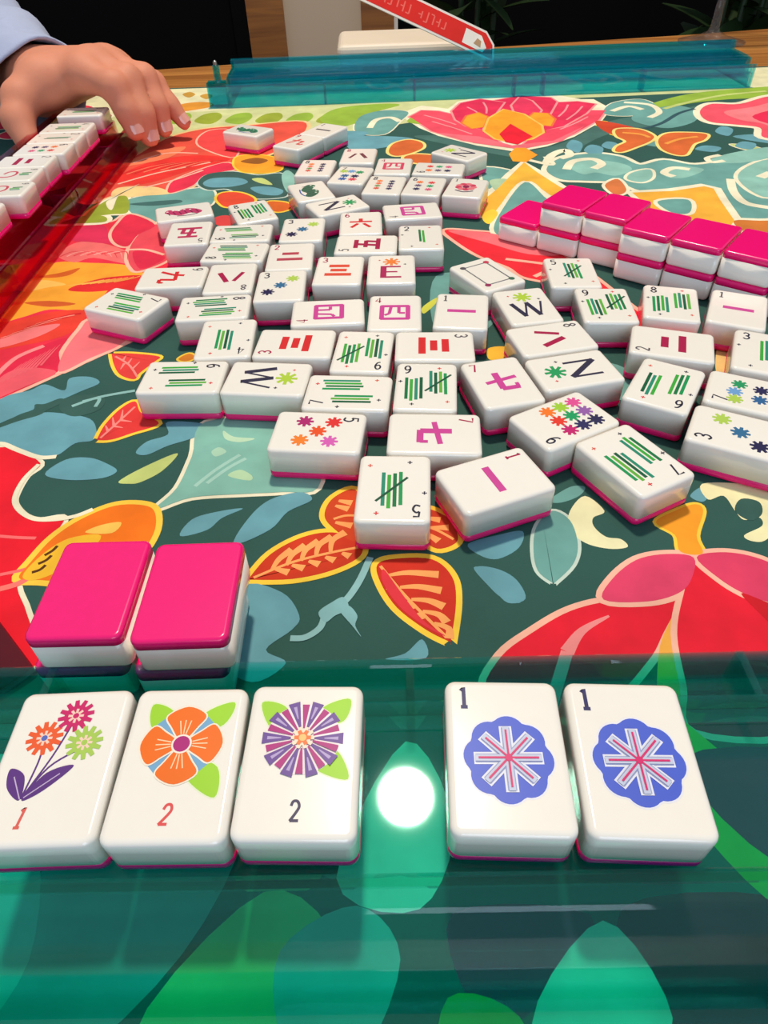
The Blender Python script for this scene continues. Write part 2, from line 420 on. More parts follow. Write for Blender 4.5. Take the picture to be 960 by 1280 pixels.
# golden arches below the lotus
blob(A((655, 203), (672, 216), (700, 234), (730, 246), (765, 254), (760, 268), (720, 262), (690, 246), (666, 229), (654, 226), (640, 238), (618, 266), (602, 272), (597, 256), (622, 236), (640, 218)), (242, 182, 62), 5, CREAM, 0.4, sharp=True)
blob(A((656, 228), (680, 246), (700, 268), (650, 300), (618, 290), (628, 262)), TEAL, 6, CREAM, 0.25)
blob(A((756, 232), (772, 224), (783, 238), (770, 244)), (214, 120, 66), 6, CREAM, 0.2)
blob(A((790, 241), (840, 239), (880, 233), (892, 236), (900, 250), (918, 276), (900, 300), (840, 285), (815, 262)), (242, 176, 60), 5, CREAM, 0.45, sharp=True)
blob(A((822, 252), (860, 250), (862, 266), (840, 266)), TEAL, 6, CREAM, 0.25)
blob(A((918, 276), (960, 276), (1010, 270), (1010, 300), (960, 300), (930, 290)), (206, 120, 50), 5, CREAM, 0.3)
blob(A((604, 268), (616, 262), (622, 268), (612, 280), (604, 276)), YEL, 6)
blob(A((612, 226), (634, 224), (638, 232), (622, 240)), (170, 196, 160), 4)
blob(A((604, 210), (640, 214), (636, 224), (610, 236)), TEAL, 3, CREAM, 0.2)

# red petals beside the wall
blob(A((556, 288), (590, 289), (632, 294), (690, 312), (740, 345), (800, 392), (870, 440), (840, 450), (760, 410), (735, 392), (700, 358), (655, 346), (636, 334), (600, 320), (572, 303)), (236, 38, 52), 4, PEACH, 0.22)
blob(A((560, 289), (600, 290), (650, 300), (700, 318), (660, 318), (610, 304)), (244, 112, 118), 5)
line(A((632, 324), (680, 330), (720, 336)), 0.25, PEACH, 6); line(A((668, 346), (690, 338), (718, 342)), 0.25, PEACH, 6)
blob(A((545, 345), (600, 345), (640, 372), (600, 420), (570, 440), (540, 400)), TEAL, 2)
blob(A((528, 384), (546, 372), (544, 380), (530, 392)), (214, 214, 80), 4)
blob(A((610, 436), (632, 434), (634, 446), (612, 450)), (240, 190, 60), 4)
blob(A((720, 452), (772, 456), (792, 476), (770, 500)), TEAL, 2)
blob(A((900, 425), (925, 440), (915, 470), (895, 465)), (236, 206, 130), 4)

# big bloom on the left, partly under the rose rack
RB = lambda *p: Q(160, 110, 3.2, *p)
LB = lambda *p: Q(0, 240, 4, *p)
blob(LB((-260, 1150), (0, 1035), (290, 905), (600, 765), (760, 680), (880, 520), (860, 330), (800, 165), (650, 105), (560, 150), (420, 150), (100, 60), (-300, 300)), (232, 46, 68), 3, PEACH, 0.2)
blob(LB((-60, 700), (110, 520), (250, 362), (450, 355), (640, 368), (720, 415), (600, 440), (560, 470), (440, 585), (250, 588), (130, 622), (40, 650)), (246, 164, 48), 4)
blob(LB((340, 490), (430, 452), (560, 425), (715, 420), (700, 480), (560, 492), (440, 500)), (224, 42, 42), 5)
blob(LB((60, 470), (200, 440), (330, 462), (240, 478), (120, 500)), (250, 190, 90), 5)
blob(LB((120, 555), (250, 545), (380, 560), (250, 575)), (206, 90, 36), 5, None); blob(LB((190, 425), (300, 405), (400, 380), (350, 415), (260, 430)), (214, 96, 30), 5)
blob(LB((-80, 660), (60, 648), (260, 600), (420, 592), (420, 640), (320, 720), (0, 790), (-100, 800)), (230, 62, 46), 5)
blob(LB((-60, 760), (120, 690), (300, 660), (200, 720), (0, 780)), SALM, 6)
blob(LB((290, 318), (370, 258), (480, 250), (640, 300), (650, 360), (470, 330), (370, 352)), (240, 112, 108), 5)
blob(LB((420, 170), (520, 168), (560, 240), (640, 275), (560, 262), (440, 250), (360, 240)), (216, 44, 84), 5)
blob(LB((558, 212), (590, 160), (652, 112), (775, 165), (690, 215), (640, 272), (580, 258)), (222, 42, 70), 7, PEACH, 0.18)
blob(LB((640, 330), (660, 258), (720, 190), (795, 168), (830, 300), (830, 345), (700, 395), (660, 380)), (228, 74, 88), 6, PEACH, 0.2)
line(LB((640, 290), (730, 290), (820, 315)), 0.2, PEACH, 8)
blob(LB((665, 300), (760, 300), (825, 325), (800, 350), (700, 385)), (220, 40, 72), 7)
blob(LB((298, 900), (320, 800), (400, 690), (460, 640), (640, 700), (600, 765), (450, 832)), (243, 118, 124), 7, PEACH, 0.2)
blob(LB((-60, 960), (0, 905), (100, 815), (330, 730), (296, 800), (288, 900), (100, 975), (-40, 1020)), (224, 36, 70), 6)
line(LB((-20, 920), (80, 830), (220, 770)), 0.25, (246, 140, 140), 7)
blob(LB((-60, 1040), (0, 930), (120, 880), (284, 902), (100, 985), (-40, 1045)), (240, 92, 104), 7)
for k in range(7):
    line(LB((330 + 40 * k, 470 - 3 * k), (420 + 40 * k, 458 - 4 * k), (520 + 30 * k, 440 - 3 * k)), 0.06, (250, 180, 80), 6)
for k in range(9):
    line(LB((-30 + 30 * k, 745 - 12 * k), (60 + 34 * k, 715 - 12 * k), (150 + 32 * k, 672 - 8 * k)), 0.09, (246, 140, 120) if k % 2 else (214, 30, 40), 7, (.3, 1.4))
    line(LB((-20 + 28 * k, 965 - 12 * k), (40 + 28 * k, 915 - 14 * k), (110 + 24 * k, 860 - 12 * k)), 0.08, (240, 100, 110), 8, (1.4, .3))
    line(LB((300 + 34 * k, 325 - 2 * k), (360 + 34 * k, 300), (430 + 26 * k, 300 + 5 * k)), 0.08, (248, 160, 150) if k % 2 else (226, 60, 70), 7, (1.4, .3))
    line(RB((-40 + 34 * k, 350 - 4 * k), (60 + 34 * k, 318 - 3 * k), (160 + 30 * k, 300 - k)), 0.12, (246, 130, 96) if k % 2 else (220, 40, 40), 7, (1.3, .3))
blob(LB((430, 118), (540, 40), (632, 22), (640, 100), (560, 112)), OLIVE, 6, CREAM, 0.2)
blob(LB((300, 160), (420, 120), (520, 122), (525, 150), (400, 158)), OLIVE, 6, CREAM, 0.3)
blob(LB((530, 60), (560, 30), (700, -40), (600, 10), (560, 90)), CREAM, 7)
blob(LB((640, 40), (800, 10), (1040, -20), (1060, 60), (900, 120), (780, 150), (660, 108)), TEAL, 5, CREAM, 0.15)
blob(LB((650, 60), (880, 40), (900, 55), (760, 70)), (62, 104, 100), 6)

# orange-red bloom near the hand
blob(RB((-230, 400), (-120, 330), (0, 290), (150, 205), (300, 165), (480, 150), (700, 135), (690, 195), (600, 250), (470, 300), (430, 335), (320, 342), (260, 390), (170, 422), (-20, 420), (-160, 460)), (228, 84, 66), 4, (240, 200, 140), 0.3)
blob(RB((280, 205), (330, 170), (420, 175), (430, 275), (300, 240)), (236, 72, 72), 5, PEACH, 0.15)
blob(RB((160, 405), (200, 362), (380, 300), (430, 325), (310, 348), (260, 390), (175, 420)), (224, 46, 74), 6, PEACH, 0.15)
blob(RB((-60, 370), (80, 300), (260, 270), (410, 285), (250, 330), (60, 385)), (232, 52, 46), 5)
blob(RB((-40, 320), (80, 260), (230, 235), (160, 280), (20, 310)), (240, 130, 90), 5)
line(RB((-40, 385), (120, 340), (330, 298)), 0.2, PEACH, 6); line(RB((20, 300), (150, 262), (280, 262)), 0.2, PEACH, 6); line(RB((60, 400), (180, 370), (300, 330)), 0.2, PEACH, 6)
blob(RB((-40, 400), (100, 395), (170, 422), (60, 432), (-60, 440)), (240, 206, 140), 5)
blob(RB((425, 300), (440, 275), (520, 268), (600, 285), (612, 325), (560, 340), (470, 338), (435, 322)), ORG, 7, YEL, 0.15)
blob(RB((450, 295), (510, 280), (560, 290), (520, 305)), (150, 90, 30), 8)
blob(RB((280, 380), (320, 345), (420, 335), (520, 350), (620, 345), (640, 420), (600, 440), (480, 440), (400, 405), (320, 408)), (58, 94, 88), 6, (200, 214, 200), 0.15)
blob(RB((300, 382), (340, 362), (440, 360), (480, 378), (420, 395), (330, 398)), BTEAL, 7)
blob(RB((490, 400), (560, 395), (620, 410), (600, 430), (530, 425)), BTEAL, 7); blob(RB((495, 365), (540, 362), (578, 388), (530, 382)), LGRN, 7)
blob(RB((355, 440), (380, 420), (450, 420), (505, 445), (480, 475), (400, 478), (370, 465)), (226, 74, 48), 8, YEL, 0.16)
blob(RB((560, 455), (630, 458), (655, 478), (610, 495), (575, 488)), (220, 104, 40), 8, YEL, 0.16)
blob(RB((345, 520), (400, 510), (420, 545), (360, 550)), (222, 70, 70), 7)
blob(RB((690, 190), (740, 178), (900, 172), (960, 180), (900, 205), (760, 212)), BTEAL, 5)
blob(RB((615, 350), (640, 330), (670, 360), (650, 420), (625, 400)), LTEAL, 6)
blob(A((300, 260), (345, 240), (420, 250), (460, 300), (440, 420), (400, 470), (340, 440), (300, 330)), (58, 96, 90), 2)

# leaves, pod and pale panel on the near left
NL = lambda *p: Q(0, 400, 2.667, *p)
blob(NL((-120, 380), (0, 265), (100, 235), (150, 215), (215, 235), (232, 195), (300, 190), (332, 210), (270, 238), (200, 268), (120, 296), (0, 345), (-100, 400)), BTEAL, 4)
blob(NL((-100, 420), (0, 357), (125, 312), (210, 312), (300, 330), (322, 372), (308, 402), (250, 412), (190, 452), (130, 455), (60, 432), (0, 412), (-80, 440)), BTEAL, 4)
line(NL((-60, 430), (0, 412), (60, 434), (130, 458), (188, 456)), 0.2, CREAM, 6)
blob(NL((-40, 372), (60, 318), (110, 300), (118, 282), (150, 280), (200, 262), (215, 272), (160, 300), (130, 318), (60, 338)), (54, 92, 84), 5)
blob(NL((200, 300), (215, 262), (300, 248), (350, 262), (330, 300), (250, 322)), (54, 92, 84), 5)
line(NL((240, 288), (330, 258), (450, 236)), 0.16, (140, 186, 180), 6); line(NL((275, 272), (330, 262), (318, 290)), 0.14, (140, 186, 180), 6)
def vein_leaf(pts, rim_pts_layer, inner, rim, rw, mid, side, vc, vw=.10):
    blob(pts, inner, rim_pts_layer, rim, rw)
    m = catmull(mid, 6, False); I.stroke(m, 0.09, vc, rim_pts_layer + 1)
    for s in side: I.stroke(catmull(s, 4, False), vw, vc, rim_pts_layer + 1, (.5, 1.3) if vw > .15 else (1.2, .3))
vein_leaf(NL((372, 112), (376, 112), (440, 112), (530, 122), (515, 140), (465, 178), (448, 198), (402, 184), (380, 150)), 6, (226, 62, 58), YEL, 0.14,
          NL((385, 122), (430, 150), (458, 190)), [NL((410, 135), (420, 120)), NL((425, 148), (440, 128)), NL((440, 165), (466, 140)), NL((415, 145), (402, 165))], (250, 140, 130))
vein_leaf(NL((322, 401), (324, 397), (350, 350), (400, 298), (450, 272), (470, 310), (530, 346), (440, 378), (370, 400)), 6, (226, 56, 54), YEL, 0.14,
          NL((335, 394), (390, 345), (450, 290)), [NL((360, 370), (352, 352)), NL((380, 352), (376, 325)), NL((405, 332), (410, 300)), NL((380, 355), (410, 360)), NL((405, 335), (440, 340))], (250, 140, 130))
blob(NL((595, 130), (630, 112), (650, 125), (620, 138)), (220, 130, 40), 6, YEL, 0.1)
blob(NL((-200, 440), (0, 425), (50, 430), (135, 478), (90, 520), (58, 572), (48, 612), (80, 652), (130, 668), (215, 662), (150, 750), (60, 870), (90, 980), (120, 1150), (-200, 1200)), (236, 24, 44), 4, CREAM, 0.14)
line(NL((-20, 720), (60, 726), (120, 728)), 0.12, (250, 110, 110), 6); line(NL((0, 850), (60, 838), (90, 830)), 0.12, (250, 110, 110), 6)
line(NL((-10, 900), (60, 880), (110, 850)), 0.2, (250, 120, 110), 6)
blob(NL((150, 515), (220, 466), (300, 460), (362, 482), (390, 505), (340, 528), (230, 534)), BTEAL, 5)
blob(NL((396, 538), (480, 490), (592, 444), (542, 502), (470, 540), (430, 546)), LGRN, 5)
blob(NL((453, 442), (490, 406), (560, 382), (560, 340), (690, 350), (652, 390), (560, 420), (490, 450)), BTEAL, 5)
line(NL((620, 436), (560, 445), (190, 456), (130, 482), (80, 532), (50, 592), (62, 632), (112, 663), (180, 666), (250, 655), (310, 632))[3:], 0.16, CREAM, 7)
blob(NL((520, 630), (590, 560), (640, 455), (685, 340), (960, 330), (1060, 420), (1060, 560), (940, 574), (820, 580), (640, 592)), (130, 184, 168), 5, CREAM, 0.14)
blob(NL((745, 370), (780, 390), (850, 396), (800, 408), (752, 398)), (184, 214, 180), 6); blob(NL((705, 440), (730, 425), (755, 440), (720, 456)), (170, 208, 180), 6)
blob(NL((760, 520), (800, 500), (840, 520), (830, 536)), (180, 212, 170), 6)
line(NL((650, 555), (720, 500), (800, 450)), 0.14, (164, 206, 190), 6); line(NL((690, 545), (760, 495), (820, 462)), 0.14, (164, 206, 190), 6)
blob(NL((600, 720), (640, 665), (720, 640), (810, 628), (740, 660), (690, 700)), BTEAL, 5)
blob(NL((780, 748), (830, 660), (900, 600), (1000, 575), (1040, 600), (960, 640), (900, 700)), BTEAL, 5)
OL = lambda *p: Q(0, 560, 3, *p)
blob(OL((72, 488), (115, 430), (200, 338), (305, 268), (430, 218), (540, 216), (582, 245), (575, 325), (500, 420), (330, 500), (150, 496)), (246, 120, 24), 6, (252, 206, 70), 0.2)
blob(OL((85, 482), (160, 400), (260, 340), (380, 330), (300, 420), (150, 492)), (248, 190, 50), 7)
blob(OL((320, 318), (380, 290), (455, 280), (420, 320)), (250, 200, 90), 7)
for k in range(3): line(OL((120 + 24 * k, 468 - 32 * k), (150 + 24 * k, 458 - 36 * k), (172 + 22 * k, 440 - 36 * k)), 0.1, (90, 50, 16), 8)

# striped leaves in the near centre
CL = lambda *p: Q(240, 520, 2.4, *p)
STR = (250, 168, 96)
vein_leaf(CL((168, 492), (170, 489), (235, 416), (330, 365), (420, 350), (500, 372), (505, 420), (420, 464), (300, 490)), 6, (206, 56, 28), YEL, 0.17,
          CL((185, 486), (300, 440), (420, 410), (500, 395)), [CL((240 + 44 * k, 462 - 13 * k), (262 + 40 * k, 430 - 14 * k), (300 + 40 * k, 402 - 13 * k)) for k in range(5)] +
          [CL((250 + 50 * k, 460 - 12 * k), (290 + 46 * k, 470 - 12 * k)) for k in range(5)], STR, .2)
vein_leaf(CL((556, 446), (610, 428), (720, 430), (780, 482), (792, 560), (776, 676), (770, 676), (700, 640), (614, 574), (566, 500)), 6, (206, 48, 30), YEL, 0.17,
          CL((565, 450), (640, 540), (765, 665)), [CL((590 + 34 * k, 478 + 36 * k), (650 + 30 * k, 470 + 42 * k), (740 + 8 * k, 476 + 48 * k)) for k in range(5)] +
          [CL((590 + 30 * k, 482 + 36 * k), (596 + 32 * k, 520 + 30 * k)) for k in range(4)], STR, .2)
blob(CL((575, 460), (620, 520), (690, 610), (760, 660), (700, 632), (622, 572), (572, 498)), (226, 54, 66), 7)
vein_leaf(CL((490, 222), (425, 246), (398, 292), (416, 330), (490, 376), (520, 300)), 6, (206, 70, 30), YEL, 0.17,
          CL((425, 310), (460, 300), (500, 300)), [CL((430, 270), (470, 280)), CL((440, 255), (480, 262)), CL((430, 320), (480, 330))], STR, .2)
vein_leaf(CL((690, 280), (760, 300), (795, 350), (790, 382), (735, 398), (690, 360)), 6, (196, 60, 34), YEL, 0.17,
          CL((700, 330), (740, 345), (785, 370)), [CL((700, 305), (745, 312)), CL((715, 335), (770, 335)), CL((700, 350), (740, 375))], STR, .2)
line(CL((535, 425), (500, 500), (455, 560), (400, 590)), 0.2, (140, 186, 186), 7); line(CL((400, 590), (385, 635), (340, 665), (295, 668)), 0.18, (140, 186, 186), 7)
blob(CL((380, 590), (420, 560), (455, 545), (470, 580), (430, 600), (400, 620)), (130, 178, 180), 7); blob(CL((440, 580), (470, 570), (496, 600), (490, 630), (508, 664), (480, 630)), (130, 178, 180), 7)
blob(CL((150, 515), (270, 530), (322, 600), (300, 642), (222, 702), (282, 742), (180, 800), (90, 720)), BTEAL, 5)
blob(CL((580, 730), (640, 712), (690, 670), (702, 726)), BTEAL, 5)
blob(CL((845, 455), (900, 462), (965, 510), (985, 560), (930, 545), (890, 510)), BTEAL, 5)
blob(CL((850, 400), (920, 380), (990, 350), (960, 410), (900, 425)), BTEAL, 5)

# great red bloom on the near right
BB = lambda *p: Q(600, 380, 2.667, *p)
blob(BB((590, 1280), (600, 1140), (640, 1040), (660, 960), (720, 1040), (700, 1280), (720, 1420), (600, 1420)), (247, 172, 72), 5)
blob(BB((70, 1176), (180, 1092), (300, 1024), (430, 992), (560, 996), (668, 968), (610, 1100), (560, 1190), (420, 1330), (200, 1380), (20, 1300)), RED, 5, PEACH, 0.18)
blob(BB((412, 986), (440, 918), (520, 854), (620, 834), (712, 846), (704, 918), (662, 964), (560, 992)), PINK_, 7, PEACH, 0.16)
blob(BB((718, 848), (770, 888), (860, 962), (960, 1060), (1060, 1200), (1060, 1420), (720, 1420), (690, 1280), (657, 1100), (680, 962)), RED, 6, PEACH, 0.16)
blob(BB((722, 846), (800, 828), (900, 840), (1000, 880), (1100, 960), (1060, 1020), (960, 994), (880, 966), (800, 918)), (222, 62, 98), 7, PEACH, 0.16)
blob(BB((870, 966), (960, 996), (1060, 1030), (1060, 1180), (960, 1060)), (206, 22, 36), 7)
line(BB((290, 1160), (340, 1090), (430, 1040)), 0.3, (240, 140, 140), 7, (1.2, 0.2)); line(BB((230, 1360), (290, 1160)), 0.3, (240, 140, 140), 7)
blob(BB((586, 728), (650, 770), (668, 826), (742, 832), (722, 772), (744, 690), (716, 668), (650, 690)), ORG, 6, YEL, 0.1)
blob(BB((350, 640), (300, 690), (298, 750), (350, 796), (430, 816), (492, 810), (470, 784), (420, 776), (380, 742), (378, 712), (415, 690)), (236, 230, 182), 6)
blob(BB((740, 600), (760, 652), (812, 640), (850, 690), (880, 720), (930, 712), (940, 740), (880, 772), (912, 792), (960, 782), (1020, 700), (960, 620), (880, 600)), (238, 230, 178), 6)
blob(BB((850, 690), (870, 650), (930, 660), (940, 700), (900, 722)), (52, 90, 82), 7)
blob(BB((178, 812), (190, 740), (240, 690), (300, 722), (326, 800), (310, 868), (248, 930), (242, 930), (192, 888)), TEAL, 6, (196, 214, 200), 0.1)
blob(BB((-10, 878), (60, 884), (122, 920), (152, 982), (92, 996), (40, 942)), BTEAL, 5); blob(BB((-40, 800), (60, 770), (142, 758), (130, 812), (60, 850), (0, 838)), BTEAL, 5)
blob(BB((230, 655), (300, 610), (350, 610), (330, 640), (270, 662)), TEAL, 5)
blob(BB((700, 640), (740, 610), (760, 640), (740, 660)), BTEAL, 5)

# the bloom's far half and more leaves, beyond the frame
xc = on_mat(868, 697)[0]
def mir(pts): return [(2 * xc - x, y) for x, y in pts]
blob(mir(BB((70, 1176), (180, 1092), (300, 1024), (430, 992), (560, 996), (668, 968), (610, 1100), (560, 1190), (420, 1330), (200, 1380), (20, 1300))), RED, 5, PEACH, 0.18)
blob(mir(BB((178, 812), (190, 740), (240, 690), (300, 722), (326, 800), (310, 868), (248, 930), (242, 930), (192, 888))), TEAL, 6, (196, 214, 200), 0.1)
rl = random.Random(3)
for k in range(46):
    x, y, a_, l_ = rl.uniform(17, 45), rl.uniform(11, 60), rl.uniform(0, 6.28), rl.uniform(1.2, 3.2)
    ca, sa = math.cos(a_), math.sin(a_)
    blob([(x - ca * l_, y - sa * l_), (x - sa * l_ * .4, y + ca * l_ * .4), (x + ca * l_, y + sa * l_), (x + sa * l_ * .4, y - ca * l_ * .4)], (BTEAL, TEAL, LGRN, (206, 70, 40))[k % 4], 2, CREAM if k % 3 == 0 else (YEL if k % 4 == 3 else None), 0.12)

# the strip of mat below the near rack
def near(pts, col, layer=5, rim=None): blob(pts, col, layer, rim, 0.15)
near([(-9, 3), (-6, 5.6), (-3.2, 6), (-4, 3.4), (-6.4, 1.6)], TEAL); near([(-4.6, 2.2), (-2.6, 4.4), (-1.2, 3.4), (-2.4, 1.4)], LGRN, 6)
near([(-1.2, 4.6), (0.3, 7.4), (1.2, 5.6), (0.4, 4.0)], CREAM, 6); near([(-2.2, 3.4), (-0.8, 4.1), (0.0, 3.2), (-0.9, 1.6), (-2.0, 2.0)], LTEAL, 7)
near([(1.0, 3.9), (3.6, 3.8), (2.6, 2.6), (1.4, 2.2)], RED2, 6); near([(2.2, 2.2), (3.8, 3.7), (4.6, 2.2), (3.4, 1.4)], CREAM, 7)
near([(4.2, 3.9), (7.8, 3.8), (7.6, 1.6), (4.8, 1.8)], RED, 6); near([(5.0, 8.2), (6.2, 8.2), (8.4, 4.8), (7.2, 3.8), (6.0, 5.6)], GREEN, 6)
near([(6.4, 6.8), (9.8, 6.6), (9.6, 4.4), (7.4, 4.6)], RED2, 7); near([(-9.8, 7.4), (-5, 7.2), (-5.6, 6.4), (-9.6, 6.3)], LTEAL, 6)
near([(0.8, 2.6), (2.0, 2.3), (2.2, 1.0), (0.6, 1.2)], GREEN, 8); near([(-8.4, 4.2), (-7.4, 5.4), (-6.8, 3.4), (-7.6, 2.2)], LTEAL, 7)
# more blooms where tiles or the frame hide the mat
for cx, cy, r, c in ((24, 40, 5, RED2), (34, 30, 6, ORG2), (36, 52, 5, PINK_), (24, 16, 5, (246, 150, 60)), (36, 12, 6, RED2), (-25, 20, 5, ORG), (-26, 62, 4, RED2), (-26, 44, 4, TEAL)):
    for k in range(6):
        a = k * math.pi / 3 + cx
        p = [(cx, cy), (cx + r * math.cos(a - .35), cy + r * math.sin(a - .35)), (cx + 1.25 * r * math.cos(a), cy + 1.25 * r * math.sin(a)), (cx + r * math.cos(a + .35), cy + r * math.sin(a + .35))]
        blob(p, c, 3, CREAM, 0.15)
    I.disc(cx, cy, r * .28, YEL, 4)
obj('printed_pattern', I.build('printed_pattern', M_MATINK), mat_root)
ZM = I.top + 0.004                          # just above the print

# ---------------------------------------------------------------- acrylic racks
PROFILE_T = [(1.2, 0), (1.2, .9), (1.42, .9), (1.47, .85), (1.5, .45), (2.3, .4), (2.37, .5), (3.38, 1.9), (3.45, 1.95), (3.93, 1.95), (4.0, 1.9), (4.05, 1.5),
             (6.8, 1.5), (6.85, 1.46), (7.5, 1.46), (7.56, 1.4), (7.6, .75), (8.45, .75), (8.5, 1.22), (8.55, 1.27), (8.7, 1.27), (8.75, 1.22), (8.75, 0)]
PROFILE_B = [(8.5, 0), (8.5, .5), (7.4, .5), (7.3, 1.25), (3.95, 1.25), (3.85, 1.7), (3.55, 1.7), (2.4, .15), (1.45, .2), (1.45, 0)]
PROFILE = PROFILE_T + PROFILE_B
def solid(me):                              # outward normals, so the inside is the acrylic
    b = bmesh.new(); b.from_mesh(me); bmesh.ops.recalc_face_normals(b, faces=b.faces); b.to_mesh(me); b.free(); return me
def rack(name, label, mat, length, zs, ribs, loc, rz, rib_h=1.0):
    """local x along the rack, local y from its player towards the table centre (inner face at y = 0)"""
    root = tag(empty(name, loc, rz), label, 'tile rack')
    pr = [(u - 8.75, z * zs) for u, z in PROFILE]; n = len(pr)
    rings = [[(x, y, z) for y, z in pr] for x in (-length / 2, length / 2)]
    v, f = ring_loft(rings)
    obj('shelf_body', solid(mesh('shelf_body', v, f, mat)), root)
    out = [(u - 8.75, z * zs) for u, z in PROFILE[:len(PROFILE_T)]]
    for s in (-1, 1):
        xa, xb = s * length / 2, s * (length / 2 + 0.28)
        r0 = [(xa, y, z) for y, z in out]; r1 = [(xb, y, z) for y, z in out]
        obj('end_panel', solid(mesh('end_panel', *ring_loft([r0, r1] if s < 0 else [r1, r0]), mat)), root)
    for x in ribs:
        obj('divider', mesh('divider', *box(x - .09, x + .09, -1.13, 0.03, .02, 1.2 * zs * rib_h), mat), root)
    return root
near_rack = rack('tile_rack', 'teal green clear acrylic rack holding five exposed white tiles', M_TEAL, 46.0, 1.0, (-16.2, -9.1, -0.95, 6.55, 14), (1.4, 8.75, ZM), 0.0)
near_rack.rotation_euler = (0, 0, math.radians(-1.0))
far_rack = rack('tile_rack', 'blue clear acrylic rack standing empty in front of the white box', M_BLUE, 43.0, 1.3, (13.7, 6.3, -2.0, -4.4, -12.7), (10.1, 64.2, ZM), math.pi)
far_rack.rotation_euler = (0, 0, math.pi + math.radians(0.6))
left_rack = rack('tile_rack', 'rose red clear acrylic rack under the resting hand', M_ROSE, 46.0, 1.15, (-18, -9, 0, 9, 18), (-16.9, 31.0, ZM), -math.pi / 2)
# the hinged post at the far rack's end
pp = join(box(0, 1.6, 0.2, 1.5, 0, 1.9), box(0.25, 0.45, 0.5, 0.9, 1.9, 2.6))
po = obj('hinge_post', solid(mesh('hinge_post', *join(box(21.8, 23.3, -1.4, -0.1, 0, 1.75), ring_loft([[(22.4 + .28 * math.cos(a), -.75 + .28 * math.sin(a), z) for a in np.linspace(0, 2 * math.pi, 13)[:-1]] for z in (1.75, 2.9)])), M_BLUE)), far_rack)
obj('hinge_pin', mesh('hinge_pin', *ring_loft([[(22.4 + r * math.cos(a), -.75 + r * math.sin(a), z) for a in np.linspace(0, 2 * math.pi, 13)[:-1]] for z, r in ((2.9, .16), (3.15, .16), (3.25, .06))]), M_METAL), far_rack)
# pushers: clear arms lying against the racks
pa = tag(empty('pusher_arm', (-16.75, 30.0, ZM), 0), 'flat clear rose strip lying along the mat beside the rose rack', 'tile pusher')
bevel(obj('strip', mesh('strip', *box(0, 0.35, -22, 22.2, 0, 0.5), M_ROSE), pa), .05)
pb = tag(empty('pusher_arm', (-9.2, 10.35, ZM), math.radians(135)), 'smoky clear strip on the mat at the corner of the pink pair', 'tile pusher')
q0, q1 = on_mat(0, 777, .3), on_mat(44, 836, .3)
ang = math.atan2(q0[1] - q1[1], q0[0] - q1[0])
pb.location = (q1[0] * CM, q1[1] * CM, ZM * CM); pb.rotation_euler = (0, 0, ang)
bevel(obj('strip', mesh('strip', *box(0.05, 9, 0.0, 2.2, 0, 0.3), M_SMOKE), pb), .05)

# ---------------------------------------------------------------- mahjong tiles
TW, TL, TH, TB = 2.16, 2.98, 1.155, 0.29
def body_mesh():
    r = [rrect(TW, TL, .21, TB), rrect(TW, TL, .21, TH - .13)]
    for k in range(1, 5):
        a = math.pi / 2 * k / 4
        r.append(rrect(TW, TL, .21, TH - .13 + .13 * math.sin(a), .13 * (1 - math.cos(a))))
    v, f = ring_loft(r)
    return mesh('tile_body', v, f, M_TILE, [True] * (len(f) - 2) + [False] * 2)
def back_mesh():
    r = []
    for k in range(0, 4):
        a = math.pi / 2 * k / 3
        r.append(rrect(TW, TL, .21, .10 - .10 * math.cos(a), .10 * (1 - math.sin(a))))
    r.append(rrect(TW, TL, .21, TB))
    v, f = ring_loft(r)
    return mesh('tile_back', v, f, M_PINK, [True] * (len(f) - 2) + [False] * 2)
BODY, BACK = body_mesh(), back_mesh()

K_, GREY, MAG, CRIM, REDC, ORED = (38, 38, 58), (90, 84, 90), (206, 70, 150), (170, 28, 74), (216, 44, 48), (226, 82, 60)
DIG = {
 1: [([(.28, .82), (.5, 1), (.5, 0)], 0), ([(.25, 0), (.75, 0)], 0)],
 2: [([(.15, .75), (.3, .98), (.65, .98), (.82, .72), (.6, .42), (.15, 0)], 1), ([(.15, .02), (.85, .02)], 0)],
 3: [([(.15, .85), (.45, 1), (.78, .82), (.7, .58), (.42, .52)], 1), ([(.42, .52), (.78, .42), (.82, .18), (.5, 0), (.15, .15)], 1)],
 4: [([(.68, 0), (.68, 1), (.12, .3), (.9, .3)], 0)],
 5: [([(.82, .98), (.28, .98), (.22, .56)], 0), ([(.22, .56), (.55, .64), (.83, .38), (.6, .03), (.15, .1)], 1)],
 6: [([(.75, .95), (.4, .85), (.17, .4), (.35, .02), (.7, .05), (.82, .32), (.6, .55), (.22, .4)], 1)],
 7: [([(.12, .97), (.88, .97), (.42, 0)], 0)],
 8: [([(.5, .54), (.2, .74), (.5, 1), (.8, .74), (.5, .54), (.15, .25), (.5, 0), (.85, .25), (.5, .54)], 1)],
 9: [([(.25, .05), (.6, .15), (.83, .6), (.65, .98), (.3, .95), (.18, .68), (.4, .45), (.78, .6)], 1)],
}
def digit(I, d, x, y, h, col, w=0.055, lay=1, asp=.62, slant=0.0):
    for pts, sm in DIG[d]:
        P = [(x + (px - .5) * h * asp + slant * (py - .5) * h, y + (py - .5) * h) for px, py in pts]
        I.stroke(catmull(P, 5, False) if sm else P, w, col, lay)
def strokes(I, lst, x, y, s, col, lay=1):
    for x0, y0, x1, y1, w in lst:
        I.stroke([(x + x0 * s, y + y0 * s), (x + x1 * s, y + y1 * s)], w * s, col, lay)
